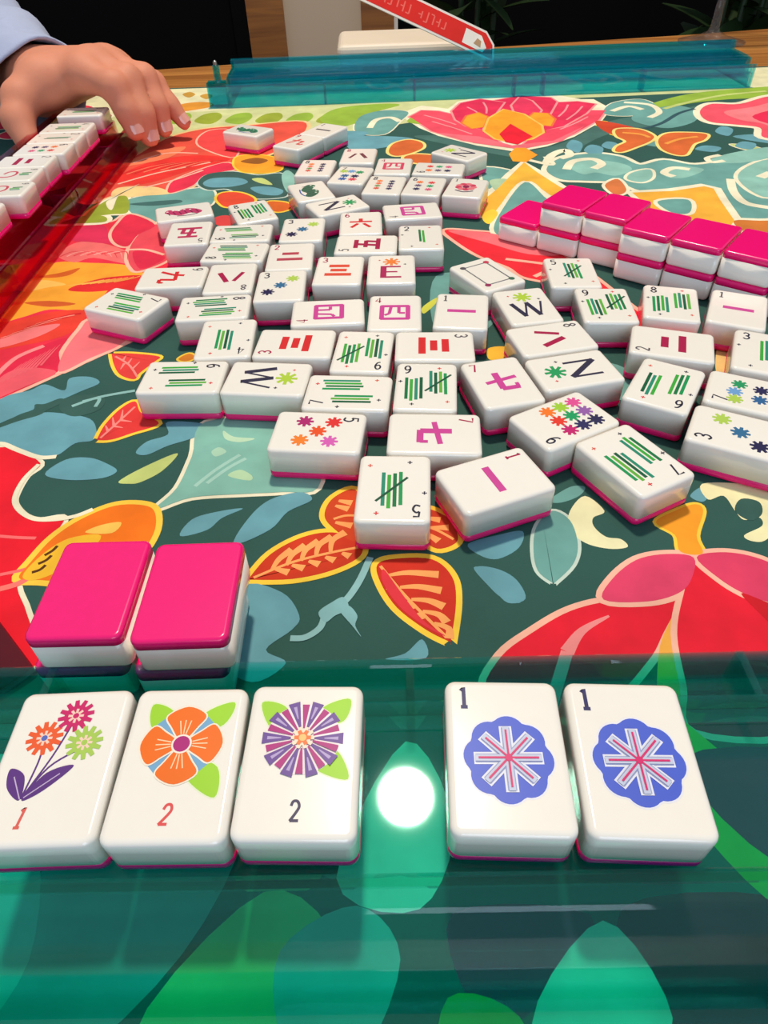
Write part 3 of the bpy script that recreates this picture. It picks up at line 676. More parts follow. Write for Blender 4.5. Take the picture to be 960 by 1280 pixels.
HAN = {
 1: [(-.5, 0, .5, 0, .17)],
 2: [(-.34, .27, .34, .27, .2), (-.52, -.27, .52, -.27, .2)],
 3: [(-.4, .38, .4, .38, .2), (-.32, 0, .32, 0, .2), (-.52, -.38, .52, -.38, .2)],
 4: [(-.5, .46, .5, .46, .14), (-.5, -.46, .5, -.46, .14), (-.46, .5, -.46, -.5, .14), (.46, .5, .46, -.5, .14), (-.14, .42, -.2, -.1, .1), (.14, .42, .14, -.05, .1), (.14, -.05, .36, -.05, .1), (-.2, -.1, -.36, -.2, .1)],
 5: [(-.42, .46, .42, .46, .16), (-.02, .46, -.14, -.46, .16), (-.34, .05, .34, .05, .15), (.28, .05, .22, -.46, .15), (-.54, -.46, .54, -.46, .16)],
 6: [(-.5, .14, .5, .14, .13), (0, .5, 0, .2, .15), (-.12, -.06, -.42, -.5, .13), (.12, -.06, .42, -.5, .13)],
 7: [(-.5, .02, .5, .2, .13), (-.08, .52, -.08, -.36, .18), (-.12, -.36, .44, -.36, .16), (.4, -.36, .4, -.14, .1)],
 8: [(-.16, .36, -.46, -.4, .13), (.1, .42, .46, -.4, .17)],
 9: [(-.46, .16, .3, .2, .13), (-.1, .5, -.18, .05, .13), (-.18, .05, -.46, -.46, .12), (.28, .22, .22, -.4, .13), (.22, -.4, .5, -.4, .13), (.5, -.4, .5, -.22, .1)],
}
GR = [(24, 150, 84), (20, 118, 66), (60, 170, 60), (34, 140, 110), (14, 92, 58), (96, 176, 62)]
def bam_group(I, n, cx, cy, seed, ln=1.45, sp=.17):
    m = min(n, 4)
    for k in range(m):
        x = cx + (k - (m - 1) / 2) * sp; j = ((k * 7 + seed * 3) % 5 - 2) * .035
        I.stroke([(x + .015, cy - ln / 2 + j), (x - .015, cy + ln / 2 + j)], .112, GR[(k + seed) % 6], 1)
    if n == 5: I.stroke([(cx - .45, cy - .55), (cx + .45, cy + .5)], .08, (14, 80, 54), 2)
def face(kind, n=0, col=None, seed=0):
    I = Ink(TH + .002, .0012)
    if kind == 'bam':
        digit(I, n, -.68, 1.0, .48, K_, .065)
        if n <= 5: bam_group(I, n, .05, .12, seed)
        else:
            a = n // 2 if n != 9 else 4; b = n - a
            bam_group(I, a, -.42, -.2, seed, 1.32); bam_group(I, b, .42, .22, seed + 2, 1.32)
        for (x, y), c in zip(((.45, 1.12), (-.9, .25), (.75, -.95), (-.45, -1.12)), (REDC, K_, (220, 90, 70), K_)):
            I.star(x, y, .075, c, 1, 4, .4)
    elif kind == 'dot':
        digit(I, n, -.68, 1.0, .48, K_, .065)
        pal = [(244, 122, 40), (230, 60, 44), (196, 34, 110), (160, 206, 60), (30, 160, 96), (48, 46, 96), (226, 82, 150), (150, 96, 170), (46, 44, 84)]
        pos = {3: [(.5, .62), (.0, .0), (-.5, -.62)], 5: [(-.5, .45), (.5, .45), (0, 0), (-.5, -.5), (.5, -.5)],
               6: [(-.34, .55), (.34, .55), (-.34, 0), (.34, 0), (-.34, -.55), (.34, -.55)],
               7: [(.42, .5), (-.1, .6), (-.55, .55), (-.3, -.2), (.3, -.2), (-.3, -.75), (.3, -.75)],
               8: [(-.36, .6), (.36, .6), (-.36, .2), (.36, .2), (-.36, -.2), (.36, -.2), (-.36, -.6), (.36, -.6)],
               9: [(x, y) for y in (.22, -.32, -.86) for x in (.58, .02, -.54)]}[n]
        cl = {3: [(176, 206, 84), (54, 110, 150), (42, 38, 78)], 5: [(226, 50, 50), (216, 96, 180), (236, 84, 36), (176, 36, 110), (244, 130, 44)],
              6: [(240, 120, 60), (220, 70, 70), (110, 90, 120), (60, 160, 110), (50, 50, 90), (220, 90, 130)],
              7: [(40, 150, 96), (110, 160, 210), (176, 206, 84), (50, 100, 150), (44, 42, 84), (60, 100, 170), (220, 70, 90)],
              8: [(244, 130, 60), (60, 60, 90), (240, 110, 70), (60, 60, 90), (120, 150, 90), (90, 60, 100), (220, 90, 70), (60, 60, 90)], 9: pal}[n]
        r = {3: .3, 5: .29, 6: .22, 7: .27, 8: .19, 9: .28}[n]
        for (x, y), c in zip(pos, cl): I.star(x, y, r, c, 1, 8, .62)
    elif kind == 'crak':
        digit(I, n, -.70, 1.02, .46, CRIM if seed % 2 else GREY, .065)
        strokes(I, [(a, b, c, d, w * 1.2) for a, b, c, d, w in HAN[n]], 0, -.04, 1.15, col)
    elif kind == 'wind':
        I.star(0, .72, .4, (176, 206, 64) if seed == 0 else ((40, 156, 92) if seed == 1 else (240, 130, 60)), 1, 8, .5)
        dk = (52, 48, 72)
        if n == 'W': ls = [(-.5, .45, -.24, -.45, .16), (-.24, -.45, 0, .45, .07), (0, .45, .24, -.45, .16), (.24, -.45, .5, .45, .07)]
        elif n == 'N': ls = [(-.36, -.46, -.36, .46, .09), (-.36, .46, .36, -.46, .17), (.36, -.46, .36, .46, .09)]
        else: ls = [(-.28, -.48, -.28, .48, .22), (-.3, .42, .34, .42, .12), (-.3, 0, .22, 0, .1), (-.3, -.42, .36, -.42, .12)]; dk = (176, 40, 90)
        strokes(I, ls, 0, -.32, 1.25, dk)
        I.star(.62, .45, .07, K_, 1, 4, .4); I.star(-.55, .9, .06, REDC, 1, 4, .4)
    elif kind == 'soap':
        g = (120, 120, 124)
        for a in ((-.6, -.95, .6, -.95), (.6, -.95, .6, .95), (.6, .95, -.6, .95), (-.6, .95, -.6, -.95)):
            I.stroke([a[:2], a[2:]], .07, g, 1)
        for x, y, c in ((-.62, -.97, (200, 70, 90)), (.62, -.97, GREY), (.62, .97, (150, 50, 90)), (-.62, .97, (70, 110, 90))): I.disc(x, y, .14, c, 2, 10)
    elif kind == 'dragon':
        c2 = (60, 40, 70) if seed else (90, 20, 60)
        S = catmull([(-.2, -.95), (.25, -.6), (.42, -.1), (.2, .3), (.45, .75), (.1, 1.0), (-.25, .7), (-.5, .2), (-.3, -.3), (-.5, -.7)], 5)
        I.poly(S, col, 1)
        for k in range(6):
            y = -.75 + .3 * k
            I.stroke([(-.35, y), (.1, y + .12)], .05, c2, 2); I.star(.3 - .1 * (k % 2), y + .1, .07, (246, 240, 230), 2, 5, .5)
        I.stroke(catmull([(-.5, -.7), (-.62, -.2), (-.55, .4)], 4, False), .08, c2 if not seed else (60, 90, 160), 2)
    elif kind == 'bloom':
        for k in range(9):
            a = k * 2 * math.pi / 9
            I.disc(.42 * math.cos(a), .1 + .42 * math.sin(a), .2, (206, 70, 96) if k % 2 else (226, 120, 130), 1, 10)
        I.disc(0, .1, .2, (150, 40, 80), 2, 12)
        I.stroke(catmull([(-.5, -.5), (0, -.72), (.5, -.5)], 5, False), .09, (90, 70, 90), 2); digit(I, 1, -.70, 1.08, .34, GREY)
    elif kind == 'bam1':
        digit(I, 1, -.72, 1.1, .42, (40, 40, 96), .075)
        B = (74, 98, 206)
        S = []
        for k in range(72):
            a = 2 * math.pi * k / 72
            S.append((.02 + .74 * (.96 + .13 * abs(math.cos(4 * a + .3)) ** .8) * math.cos(a), -.12 + .76 * (.96 + .13 * abs(math.cos(4 * a + .3)) ** .8) * math.sin(a)))
        I.poly(offset(S, .035), (232, 232, 240), 1); I.poly(S, B, 2)
        for k in range(8):
            a = k * math.pi / 4 + .02; ca, sa = math.cos(a), math.sin(a)
            e = (.02 + .62 * ca, -.12 + .62 * sa)
            I.stroke([(.02, -.12), e], .23, (230, 232, 244), 3); I.stroke([(.02 + .04 * ca, -.12 + .04 * sa), (.02 + .59 * ca, -.12 + .59 * sa)], .155, (150, 160, 206), 4)
            I.stroke([(.02, -.12), (.02 + .60 * ca, -.12 + .60 * sa)], .12, (196, 204, 226), 5)
            I.stroke([(.02, -.12), (.02 + .54 * ca, -.12 + .54 * sa)], .036, (216, 38, 110), 6)
        I.disc(.02, -.12, .07, (216, 38, 110), 7, 10)
    elif kind == 'flower_orange':
        LG = (160, 214, 50)
        for P in (((-.1, .5), (-.62, .62), (-.72, 1.12), (-.3, .98)), ((.15, .5), (.35, .95), (.86, 1.14), (.72, .68)), ((.2, .0), (.25, -.38), (.78, -.7), (.74, -.15))):
            S = catmull(P, 6); I.poly(offset(S, .025), (230, 240, 200), 1); I.poly(S, LG, 2)
        for k in range(4):
            a = math.pi / 2 * k + math.pi / 4; I.poly([(0, .3), (.68 * math.cos(a - .2), .3 + .68 * math.sin(a - .2)), (.68 * math.cos(a + .2), .3 + .68 * math.sin(a + .2))], (120, 170, 206), 3)
            a = math.pi / 2 * k + .02
            P = [(.06 * math.cos(a), .3 + .06 * math.sin(a))] + [(r * math.cos(a + d), .3 + r * math.sin(a + d)) for r, d in ((.42, -.62), (.68, -.56), (.76, 0), (.68, .56), (.42, .62))]
            S = catmull(P, 5); I.poly(offset(S, .03), (250, 236, 214), 4); I.poly(S, (242, 112, 24), 5)
            for d in (-.22, 0, .22): I.stroke([(.2 * math.cos(a + d), .3 + .2 * math.sin(a + d)), (.48 * math.cos(a + d), .3 + .48 * math.sin(a + d))], .022, (250, 214, 170), 6)
        I.disc(0, .3, .19, (252, 236, 220), 7); I.disc(0, .3, .155, (176, 32, 120), 8); digit(I, 2, .0, -.98, .34, (224, 80, 80), .05, 2, slant=.15)
    elif kind == 'flower_purple':
        LG = (160, 214, 50)
        for P in (((-.2, .55), (-.62, .55), (-.86, 1.08), (-.4, 1.0)), ((.25, .65), (.35, 1.0), (.84, 1.16), (.74, .7)), ((.3, .05), (.3, -.25), (.88, -.42), (.66, .1))):
            S = catmull(P, 6); I.poly(offset(S, .025), (230, 240, 200), 1); I.poly(S, LG, 2)
        I.disc(0, .35, .70, (244, 234, 236), 3, 40)
        for k in range(20):
            a = 2 * math.pi * k / 20
            c = (104, 70, 150) if k % 2 == 0 else (176, 36, 124); R = .76 if k % 2 == 0 else .69; hw = .15 if k % 2 == 0 else .10
            P = [(.2 * math.cos(a - .08), .35 + .2 * math.sin(a - .08)), (R * math.cos(a - hw), .35 + R * math.sin(a - hw)), (R * math.cos(a + hw), .35 + R * math.sin(a + hw)), (.2 * math.cos(a + .08), .35 + .2 * math.sin(a + .08))]
            I.poly(P, c, 4)
            if k % 2 == 0: I.stroke([(.4 * math.cos(a), .35 + .4 * math.sin(a)), (.66 * math.cos(a), .35 + .66 * math.sin(a))], .05, (180, 160, 206), 5, (.4, 1.3))
        I.star(0, .35, .22, (250, 226, 200), 6, 10, .7); I.star(0, .35, .16, (246, 120, 60), 7, 6, .6); I.disc(0, .35, .07, (250, 196, 120), 8)
        digit(I, 2, .0, -.98, .34, (50, 44, 84), .05, 2)
    elif kind == 'flower_bunch':
        VI = (96, 56, 130)
        for P in (((-.42, -.68), (-.72, -.45), (-.78, -.1), (-.48, -.24)), ((-.38, -.68), (-.05, -.52), (.36, -.08), (-.1, -.2))):
            I.poly(catmull(P, 6), VI, 2)
        I.stroke([(-.42, -.66), (-.66, -.25)], .02, (200, 180, 210), 3); I.stroke([(-.36, -.64), (.15, -.22)], .02, (200, 180, 210), 3)
        for P in (((-.4, -.66), (-.32, .0), (-.34, .36)), ((-.4, -.66), (-.1, .1), (.08, .76)), ((-.4, -.66), (-.1, -.1), (.3, .2))): I.stroke(catmull(P, 5, False), .035, VI, 1)
        for x, y, c in ((-.36, .48, (238, 96, 50)), (.1, .92, (204, 40, 104)), (.42, .36, (170, 204, 90))):
            I.star(x, y, .34, c, 4, 12, .66, .2); I.star(x, y, .15, (250, 210, 190), 5, 8, .5); I.disc(x, y, .06, (90, 110, 190) if c[0] == 238 else c, 6, 8)
        digit(I, 1, -.28, -.98, .34, (226, 100, 90), .05, 2, slant=.15)
    return I.build('face_print', M_INK)
FACES = {}
def get_face(*a):
    if a not in FACES: FACES[a] = face(*a)
    return FACES[a]
def tile(name, label, group, x, y, deg, z, fc=None, down=False, tilt=0.0):
    root = tag(empty(name, (x, y, z), math.radians(deg)), label, 'mahjong tile', group)
    root.rotation_euler = (math.radians(tilt), 0, math.radians(deg))
    b = obj('tile_body', BODY, root); k = obj('tile_back', BACK, root)
    if fc: obj('face_print', get_face(*fc), root)
    if down:
        for o in (b, k): o.rotation_euler = (math.pi, 0, 0); o.location = (0, 0, TH * CM)
    return root
ALONG = 'face-up tiles scattered over the middle of the mat'
B, D, K, Wd = 'bam', 'dot', 'crak', 'wind'
P = {
 'bam5': ((0.31, 14.72, 175.6), (B, 5, None, 0), 'five-bamboo tile with green sticks, alone at the near end beside the striped leaf'),
 'crak1a': ((3.3, 14.92, 290.6), (K, 1, MAG, 1), 'tile with a single slanting pink bar between two green bamboo tiles'),
 'bam7a': ((7.61, 15.63, 206.8), (B, 7, None, 1), 'seven-bamboo tile leaning diagonal above the orange stem and red bloom'),
 'dot5': ((-2.04, 17.55, 262.8), (D, 5), 'tile printed with five red, orange and pink rosettes'),
 'bam6a': ((-7.08, 21.12, 267.1), (B, 6, None, 2), 'six-bamboo tile beside the black W tile, over red leaves'),
 'windW1': ((-4.01, 20.82, 262.7), (Wd, 'W', None, 0), 'west wind tile with sideways black W, beside the six-bamboo tile'),
 'bam7b': ((-1.1, 19.74, 83.5), (B, 7, None, 4), 'seven-bamboo tile lying sideways behind the five-rosette tile'),
 'bam9a': ((1.62, 19.94, 354.3), (B, 9, None, 1), 'nine-bamboo tile between the sideways seven-bamboo and a pink character tile'),
 'bam9b': ((-0.58, 22.44, 173.2), (B, 9, None, 3), 'nine-bamboo tile between two tiles with three red bars'),
 'crak7a': ((1.7, 17.24, 265.1), (K, 7, MAG, 1), 'sideways pink seven-character tile behind the five-bamboo tile'),
 'crak7b': ((4.28, 20.05, 11.4), (K, 7, MAG, 1), 'upright pink seven-character tile beside the N tile'),
 'dot9': ((5.95, 17.71, 117.8), (D, 9), 'tile printed with nine coloured rosettes in rows'),
 'bam6b': ((9.8, 19.49, 148), (B, 6, None, 0), 'six-bamboo tile turned diagonally beside the three-rosette and seven-rosette tiles'),
 'dot3a': ((11.24, 16.67, 60.5), (D, 3), 'large three-rosette tile lying sideways in front of the seven-rosette tile'),
 'dot7': ((12.53, 18.71, 62.1), (D, 7), 'seven-rosette tile in green and blue behind a sideways three-rosette tile'),
 'bam3': ((14.02, 21.29, 335), (B, 3, None, 2), 'three-bamboo tile at the end of the sideways two-bar tile'),
 'crak2a': ((10.95, 22.18, 70.5), (K, 2, CRIM, 0), 'sideways tile with two short crimson bars'),
 'bam8a': ((11.96, 25.33, 343), (B, 8, None, 0), 'eight-bamboo tile in front of the stacked pink wall'),
 'crak1b': ((14.39, 24.61, 334.5), (K, 1, MAG, 0), 'tile with one thin pink bar beside the eight-bamboo tile and pink wall'),
 'bam9c': ((9.32, 25.36, 355.1), (B, 9, None, 2), 'nine-bamboo tile touching the front of a five-bamboo tile'),
 'bam5b': ((8.63, 28.45, 356.3), (B, 5, None, 3), 'five-bamboo tile on the red petal before the pink wall'),
 'windW2': ((6.15, 25.53, 7.8), (Wd, 'W', None, 0), 'west wind tile with upright black W in front of the framed blank tile'),
 'crak8a': ((6.61, 22.91, 281), (K, 8, CRIM, 0), 'sideways eight-character tile between the W tile and the N tile'),
 'windN': ((6.95, 20.64, 101.7), (Wd, 'N', None, 1), 'north wind tile with large N and green rosette beside nine rosettes'),
 'soap': ((4.92, 28.6, 207.2), ('soap',), 'white dragon tile with an empty grey frame'),
 'crak1c': ((3.44, 25.29, 351.3), (K, 1, MAG, 0), 'tile with one thin pink bar behind a tile of three red bars'),
 'crak3a': ((2.14, 22.63, 266.2), (K, 3, REDC, 0), 'sideways tile of three red bars in front of the single-bar tile'),
 'crak4a': ((0.74, 25.38, 356.8), (K, 4, MAG, 1), 'upright tile with pink boxed four in front of the E tile'),
 'crak4b': ((-1.99, 25.6, 90.5), (K, 4, MAG, 1), 'sideways tile with pink boxed four beside an upright one'),
 'crak3b': ((-3.18, 23.19, 84.6), (K, 3, REDC, 1), 'sideways tile of three red bars beside the four-bamboo tile'),
 'bam4': ((-5.9, 23.77, 180.9), (B, 4, None, 3), 'four-bamboo tile behind the six-bamboo tile and the black W'),
 'bam8b': ((-6.78, 26.38, 271.9), (B, 8, None, 1), 'eight-bamboo tile lying sideways behind the four-bamboo tile'),
 'bam7c': ((-10.6, 27.06, 244.8), (B, 7, None, 0), 'seven-bamboo tile set apart on the edge of the big red bloom'),
 'crak9': ((-9.13, 29.42, 269.7), (K, 9, REDC, 0), 'sideways tile with red nine character behind the seven-bamboo tile'),
 'crak8b': ((-6.47, 29.14, 180.6), (K, 8, CRIM, 0), 'upside-down eight-character tile beside the red nine character'),
 'crak4c': ((-9.31, 34.46, 183.3), (K, 5, (190, 50, 90), 0), 'tile with crimson character upside down in front of the dragon tile'),
 'dragonR': ((-10.11, 37.45, 105.5), ('dragon', 0, (190, 60, 104), 0), 'red dragon tile lying sideways on a teal leaf'),
 'bam8c': ((-6.4, 37.11, 19.3), (B, 8, None, 4), 'eight-bamboo tile turned slightly, behind two sideways bamboo tiles'),
 'bam2b': ((-6.61, 34.24, 89.6), (B, 6, None, 3), 'sideways bamboo tile squeezed between two other bamboo tiles'),
 'bam8d': ((-6.64, 31.93, 84.7), (B, 8, None, 5), 'sideways eight-bamboo tile behind the upside-down eight-character tile'),
 'dot3b': ((-3.57, 34.4, 358.7), (D, 3), 'upright three-rosette tile behind the tile of two crimson bars'),
 'crak2b': ((-3.95, 31.21, 0), (K, 2, (186, 70, 86), 1), 'upright tile with two crimson bars between two three-rosette tiles'),
 'dot3c': ((-4.15, 28.19, 0.2), (D, 3), 'upright three-rosette tile in front of the tile of two crimson bars'),
 'crak3c': ((-1.64, 29.53, 356.1), (K, 3, ORED, 1), 'upright tile with three orange bars beside the E tile'),
 'windE': ((0.73, 29.44, 357.5), (Wd, 'E', None, 2), 'east wind tile with crimson E under an orange rosette'),
 'crak5': ((-0.38, 32.29, 85.9), (K, 5, CRIM, 0), 'sideways tile with crimson five character behind the E tile'),
 'crak6': ((-0.64, 34.98, 359.7), (K, 6, REDC, 1), 'upright tile with red six character'),
 'crak4d': ((2.04, 36.35, 93.6), (K, 4, MAG, 0), 'sideways tile with pink boxed four behind the two-bamboo tile'),
 'bam2a': ((2.28, 32.91, 357.6), (B, 2, None, 1), 'two-bamboo tile with a pair of slim green sticks'),
 'flowerG': ((5.22, 39.54, 342.7), ('bloom',), 'flower tile with a red ornate blossom, standing clear on the teal mat'),
 'dot8a': ((0.7, 40.47, 348.2), (D, 8), 'eight-rosette tile left of the red blossom group, orange rosettes beside dark ones'),
 'crak4e': ((1.34, 43.72, 352.8), (K, 4, (214, 70, 100), 1), 'tile with rosy boxed four behind the eight-rosette tile'),
 'dot8b': ((2.93, 40.06, 345.4), (D, 6), 'six-rosette tile touching the red blossom tile'),
 'dot6': ((4.0, 42.92, 77.9), (D, 6), 'sideways six-rosette tile in front of the small N tile'),
 'windN2': ((5.52, 45.87, 45.9), (Wd, 'N', None, 0), 'north wind tile turned diagonally below the far lotus'),
 'crak8c': ((-0.78, 45.97, 353.9), (K, 8, (120, 60, 70), 1), 'eight-character tile behind the seven-rosette tile'),
 'dot7b': ((-1.23, 42.39, 345.1), (D, 7), 'seven-rosette tile in front of the eight-character tile'),
 'dot6b': ((-3.36, 43.96, 352.5), (D, 8), 'eight-rosette tile beside the seven-rosette tile, near the end-to-end pair'),
 'dragonG': ((-3.44, 39.92, 17.2), ('dragon', 0, (60, 110, 84), 1), 'green dragon tile beside the diagonal N tile'),
 'windN3': ((-1.9, 37.61, 295.2), (Wd, 'N', None, 1), 'north wind tile with green rosette touching the green dragon tile'),
 'green_t': ((-8.51, 52.63, 60), ('dragon', 0, (60, 130, 96), 1), 'tile with green emblem alone on the orange bloom by the hand'),
 'crakR1': ((-4.8, 49.41, 328), (K, 9, (220, 96, 90), 1), 'tile with red character, near half of an end-to-end pair'),
 'crakR2': ((-3.2, 51.97, 328), (K, 1, GREY, 0), 'tile with faint grey mark, far half of an end-to-end pair'),
}
for key, ((x, y, d), fc, lab) in P.items():
    fc = tuple(fc) + ((None,) if len(fc) == 2 and fc[0] == 'dot' else ())
    tile('mahjong_tile', lab, ALONG, x, y, d, ZM, fc)
# exposed tiles on the near rack's ledge
ZN = 1.5 + ZM
EXP = 'exposed tiles on the teal rack'
tile('mahjong_tile', 'one-bamboo tile with blue scalloped medallion, between its twin and the purple flower tile', EXP, 2.06, 5.74, -3.4, ZN, ('bam1', 1, None, 0))
tile('mahjong_tile', 'one-bamboo tile with blue scalloped medallion, outermost in the row on the teal rack', EXP, 4.36, 5.60, -4.0, ZN, ('bam1', 1, None, 0))
tile('mahjong_tile', 'flower tile with purple many-petalled bloom and dark number two', EXP, -1.67, 5.80, -2.4, ZN, ('flower_purple',))
tile('mahjong_tile', 'flower tile with orange four-petalled bloom and red number two', EXP, -3.90, 5.82, -1.2, ZN, ('flower_orange',))
tile('mahjong_tile', 'flower tile with a bunch of three small blooms and red number one', EXP, -6.14, 5.86, 0.2, ZN, ('flower_bunch',))
# pink pair behind the near rack, stacked two high
PR = 'pink-backed pair behind the teal rack'
for nm, x, y, d, dx in (('outer', -6.90, 10.33, -0.9, -.22), ('inner', -4.56, 10.16, -.2, -.22)):
    side = 'nearer the smoky strip' if nm == 'outer' else 'next to the striped leaf'
    tile('mahjong_tile', 'lower face-down pink tile of the near pair, ' + side, PR, x + dx, y - .02, d, ZM, None, True)
    tile('mahjong_tile', 'large glossy hot pink face-down tile on top of its pair, ' + side, PR, x, y, d, ZM + TH + .005, None, True)
# stacked pink wall at the right
th = math.radians(-39.2); ux, uy = math.cos(th), math.sin(th); vx, vy = -uy, ux
WALL = 'face-down tiles of the stacked pink wall'
ORD = ['first', 'second', 'third', 'fourth', 'fifth', 'sixth', 'seventh']
def wall_pos(k): s = 2.23 * k; o = 0.0 if k < 2 else -0.82; return (9.90 + ux * s + vx * o, 34.18 + uy * s + vy * o)
for k in range(-1, 6):
    x, y = wall_pos(k)
    tile('mahjong_tile', 'pink-backed tile in the lower row of the stacked wall, %s from its stepped end' % ORD[k + 1], WALL, x, y, math.degrees(th), ZM, None, True)
    if k >= 0:
        tile('mahjong_tile', 'pink-backed tile in the upper row of the stacked wall, %s from its stepped end' % ORD[k], WALL, x, y, math.degrees(th), ZM + TH + .005, None, True)
# exposed tiles along the rose rack
ZL = 1.5 * 1.15 + ZM
LR = 'exposed tiles on the rose rack'
left = [(51.6, -19.15, ('bam', 3, None, 1), 'white tile under the fingers of the hand, end of the rose rack row'),
        (47.75, -19.0, ('bam', 4, None, 2), 'tile just in front of the hand, first of three side by side'),
        (45.55, -19.0, ('bam', 2, None, 3), 'middle tile of the three side by side before the hand'),
        (43.35, -19.0, ('dot', 6, None), 'last of the three side-by-side tiles, next to the two-bar tile'),
        (41.1, -19.3, ('crak', 2, CRIM, 0), 'tile with two dark bars on the rose rack'),
        (38.9, -19.3, ('bam1r', ), 'tile with red loop on the rose rack, next to the two-bar tile'),
        (36.6, -18.95, ('bam1r', ), 'tile with red loop on the rose rack, beyond the stepped gap'),
        (33.6, -19.4, ('crak', 5, CRIM, 1), 'tile at the near end of the rose rack row')]
_old = face
def face(kind, n=0, col=None, seed=0):
    if kind != 'bam1r': return _old(kind, n, col, seed)
    I = Ink(TH + .002, .0012)
    I.stroke(catmull([(-.1, -.9), (.35, -.6), (.45, 0), (.15, .35), (-.35, .3), (-.4, -.1), (-.05, -.3)], 6, False), .13, (206, 70, 90), 1)
    bam_group(I, 3, .0, .85, 1, .5); digit(I, 9, -.7, 1.08, .34, GREY)
    return I.build('face_print', M_INK)
for y, x, fc, lab in left: tile('mahjong_tile', lab, LR, x, y, -90, ZL, fc)

# ---------------------------------------------------------------- hand and sleeve
def px_at(px, py, Y):
    d = _fw * F_PX + _r * (px - 480) - _u * (py - 640); t = Y / d.y
    return np.array([t * d.x, Y, CAM_H + t * d.z])
J = {
 'wrist': None, 'fore': None,
}
J['wrist'] = px_at(46, 104, 56.3); J['cuff'] = px_at(51, 109, 56.0); J['end'] = px_at(-74, 20, 67.5)
J['fore'] = J['cuff'] + (J['end'] - J['cuff']) * .45
def chain(*a): return [px_at(*q) for q in a]
FING = {
 'index': (chain((104, 92, 53.2), (142, 108, 52.0), (158, 138, 51.6), (168, 163, 51.4)), (.98, .88, .80, .66)),
 'middle': (chain((116, 82, 54.6), (160, 100, 53.4), (178, 142, 52.4), (187, 171, 52.2)), (.98, .90, .82, .68)),
 'ring': (chain((132, 80, 56.0), (180, 98, 55.0), (196, 132, 54.2), (205, 160, 54.0)), (.94, .86, .78, .64)),
 'pinky': (chain((144, 84, 57.2), (192, 104, 56.4), (213, 132, 55.8), (230, 153, 55.6)), (.84, .76, .66, .54)),
 'thumb': (chain((52, 104, 53.2), (26, 124, 51.6), (22, 150, 50.4), (36, 180, 49.4)), (1.25, 1.10, 1.0, .78)),
}
def sd_cone(Pt, a, b, ra, rb):
    ab = b - a; t = np.clip(((Pt - a) @ ab) / (ab @ ab), 0, 1)
    return np.linalg.norm(Pt - a - t[..., None] * ab, axis=-1) - (ra + (rb - ra) * t)
def smin(a, b, k):
    h = np.clip(.5 + .5 * (b - a) / k, 0, 1); return b + (a - b) * h - k * h * (1 - h)
def hand_field(Pt):
    w = J['wrist']
    d = sd_cone(Pt, J['fore'], w, 2.3, 2.0)
    for nme in ('index', 'middle', 'ring', 'pinky'):
        d = smin(d, sd_cone(Pt, w + (FING[nme][0][0] - w) * .12, FING[nme][0][0], 1.55, 1.12), 1.0)
    d = smin(d, sd_cone(Pt, w + np.array([.6, -1.2, .3]), FING['thumb'][0][0], 1.5, 1.35), 1.2)
    d = smin(d, sd_cone(Pt, FING['thumb'][0][0], FING['index'][0][0] * .55 + w * .45, 1.2, 1.1), 1.2)
    fing = None
    for nme, (js, rs) in FING.items():
        f = None
        for i in range(3):
            c = sd_cone(Pt, js[i], js[i + 1], rs[i], rs[i + 1]); f = c if f is None else smin(f, c, .35)
        kn = np.linalg.norm(Pt - js[1], axis=-1) - rs[1] * 1.07
        f = smin(f, kn, .3)
        fing = f if fing is None else smin(fing, f, .12)
    return smin(d, fing, .75)
def surface_nets(fn, lo, hi, h):
    ax = [np.arange(lo[i], hi[i], h) for i in range(3)]
    G = np.stack(np.meshgrid(*ax, indexing='ij'), -1); Fv = fn(G)
    S = Fv < 0; nx, ny, nz = S.shape
    acc = np.zeros((nx - 1, ny - 1, nz - 1, 3)); cnt = np.zeros((nx - 1, ny - 1, nz - 1))
    cor = [(i, j, k) for i in (0, 1) for j in (0, 1) for k in (0, 1)]
    sl = lambda A_, c: A_[c[0]:nx - 1 + c[0], c[1]:ny - 1 + c[1], c[2]:nz - 1 + c[2]]
    for a in cor:
        for b in cor:
            if sum(abs(a[i] - b[i]) for i in range(3)) == 1 and a < b:
                fa, fb = sl(Fv, a), sl(Fv, b); m = (fa < 0) != (fb < 0)
                t = np.where(m, fa / np.where(m, fa - fb, 1), 0)
                pos = np.array(a) + t[..., None] * (np.array(b) - np.array(a))
                acc += np.where(m[..., None], pos, 0); cnt += m
    act = cnt > 0; idx = -np.ones(act.shape, int); idx[act] = np.arange(act.sum())
    ijk = np.argwhere(act); V = np.array(lo) + (ijk + acc[act] / cnt[act][:, None]) * h
    Fc = []
    for ax_ in range(3):
        d = np.zeros(3, int); d[ax_] = 1
        A0 = S[:nx - d[0], :ny - d[1], :nz - d[2]]; A1 = S[d[0]:, d[1]:, d[2]:]
        u_, v_ = (ax_ + 1) % 3, (ax_ + 2) % 3
        for p_ in np.argwhere(A0 != A1):
            if p_[u_] == 0 or p_[v_] == 0: continue
            q = [p_.copy() for _ in range(4)]
            q[1][u_] -= 1; q[2][u_] -= 1; q[2][v_] -= 1; q[3][v_] -= 1
            try: ids = [idx[tuple(c)] for c in q]
            except IndexError: continue
            if min(ids) < 0: continue
            Fc.append(tuple(ids) if A0[tuple(p_)] else tuple(ids[::-1]))
    return V, Fc
HV, HF = surface_nets(hand_field, (-31.5, 47.0, -0.6), (-9.5, 63.5, 10.0), 0.24)
base = np.array([-25.0, 57.0, 0.0])
person = tag(empty('person', tuple(base)), 'hand in a pale blue-grey sleeve gripping tiles on the rose rack', 'person')
hand = obj('hand', mesh('hand', [tuple(v - base) for v in HV], HF, M_SKIN, True), person)
sm = hand.modifiers.new('smooth', 'SMOOTH'); sm.iterations = 4; sm.factor = 0.5
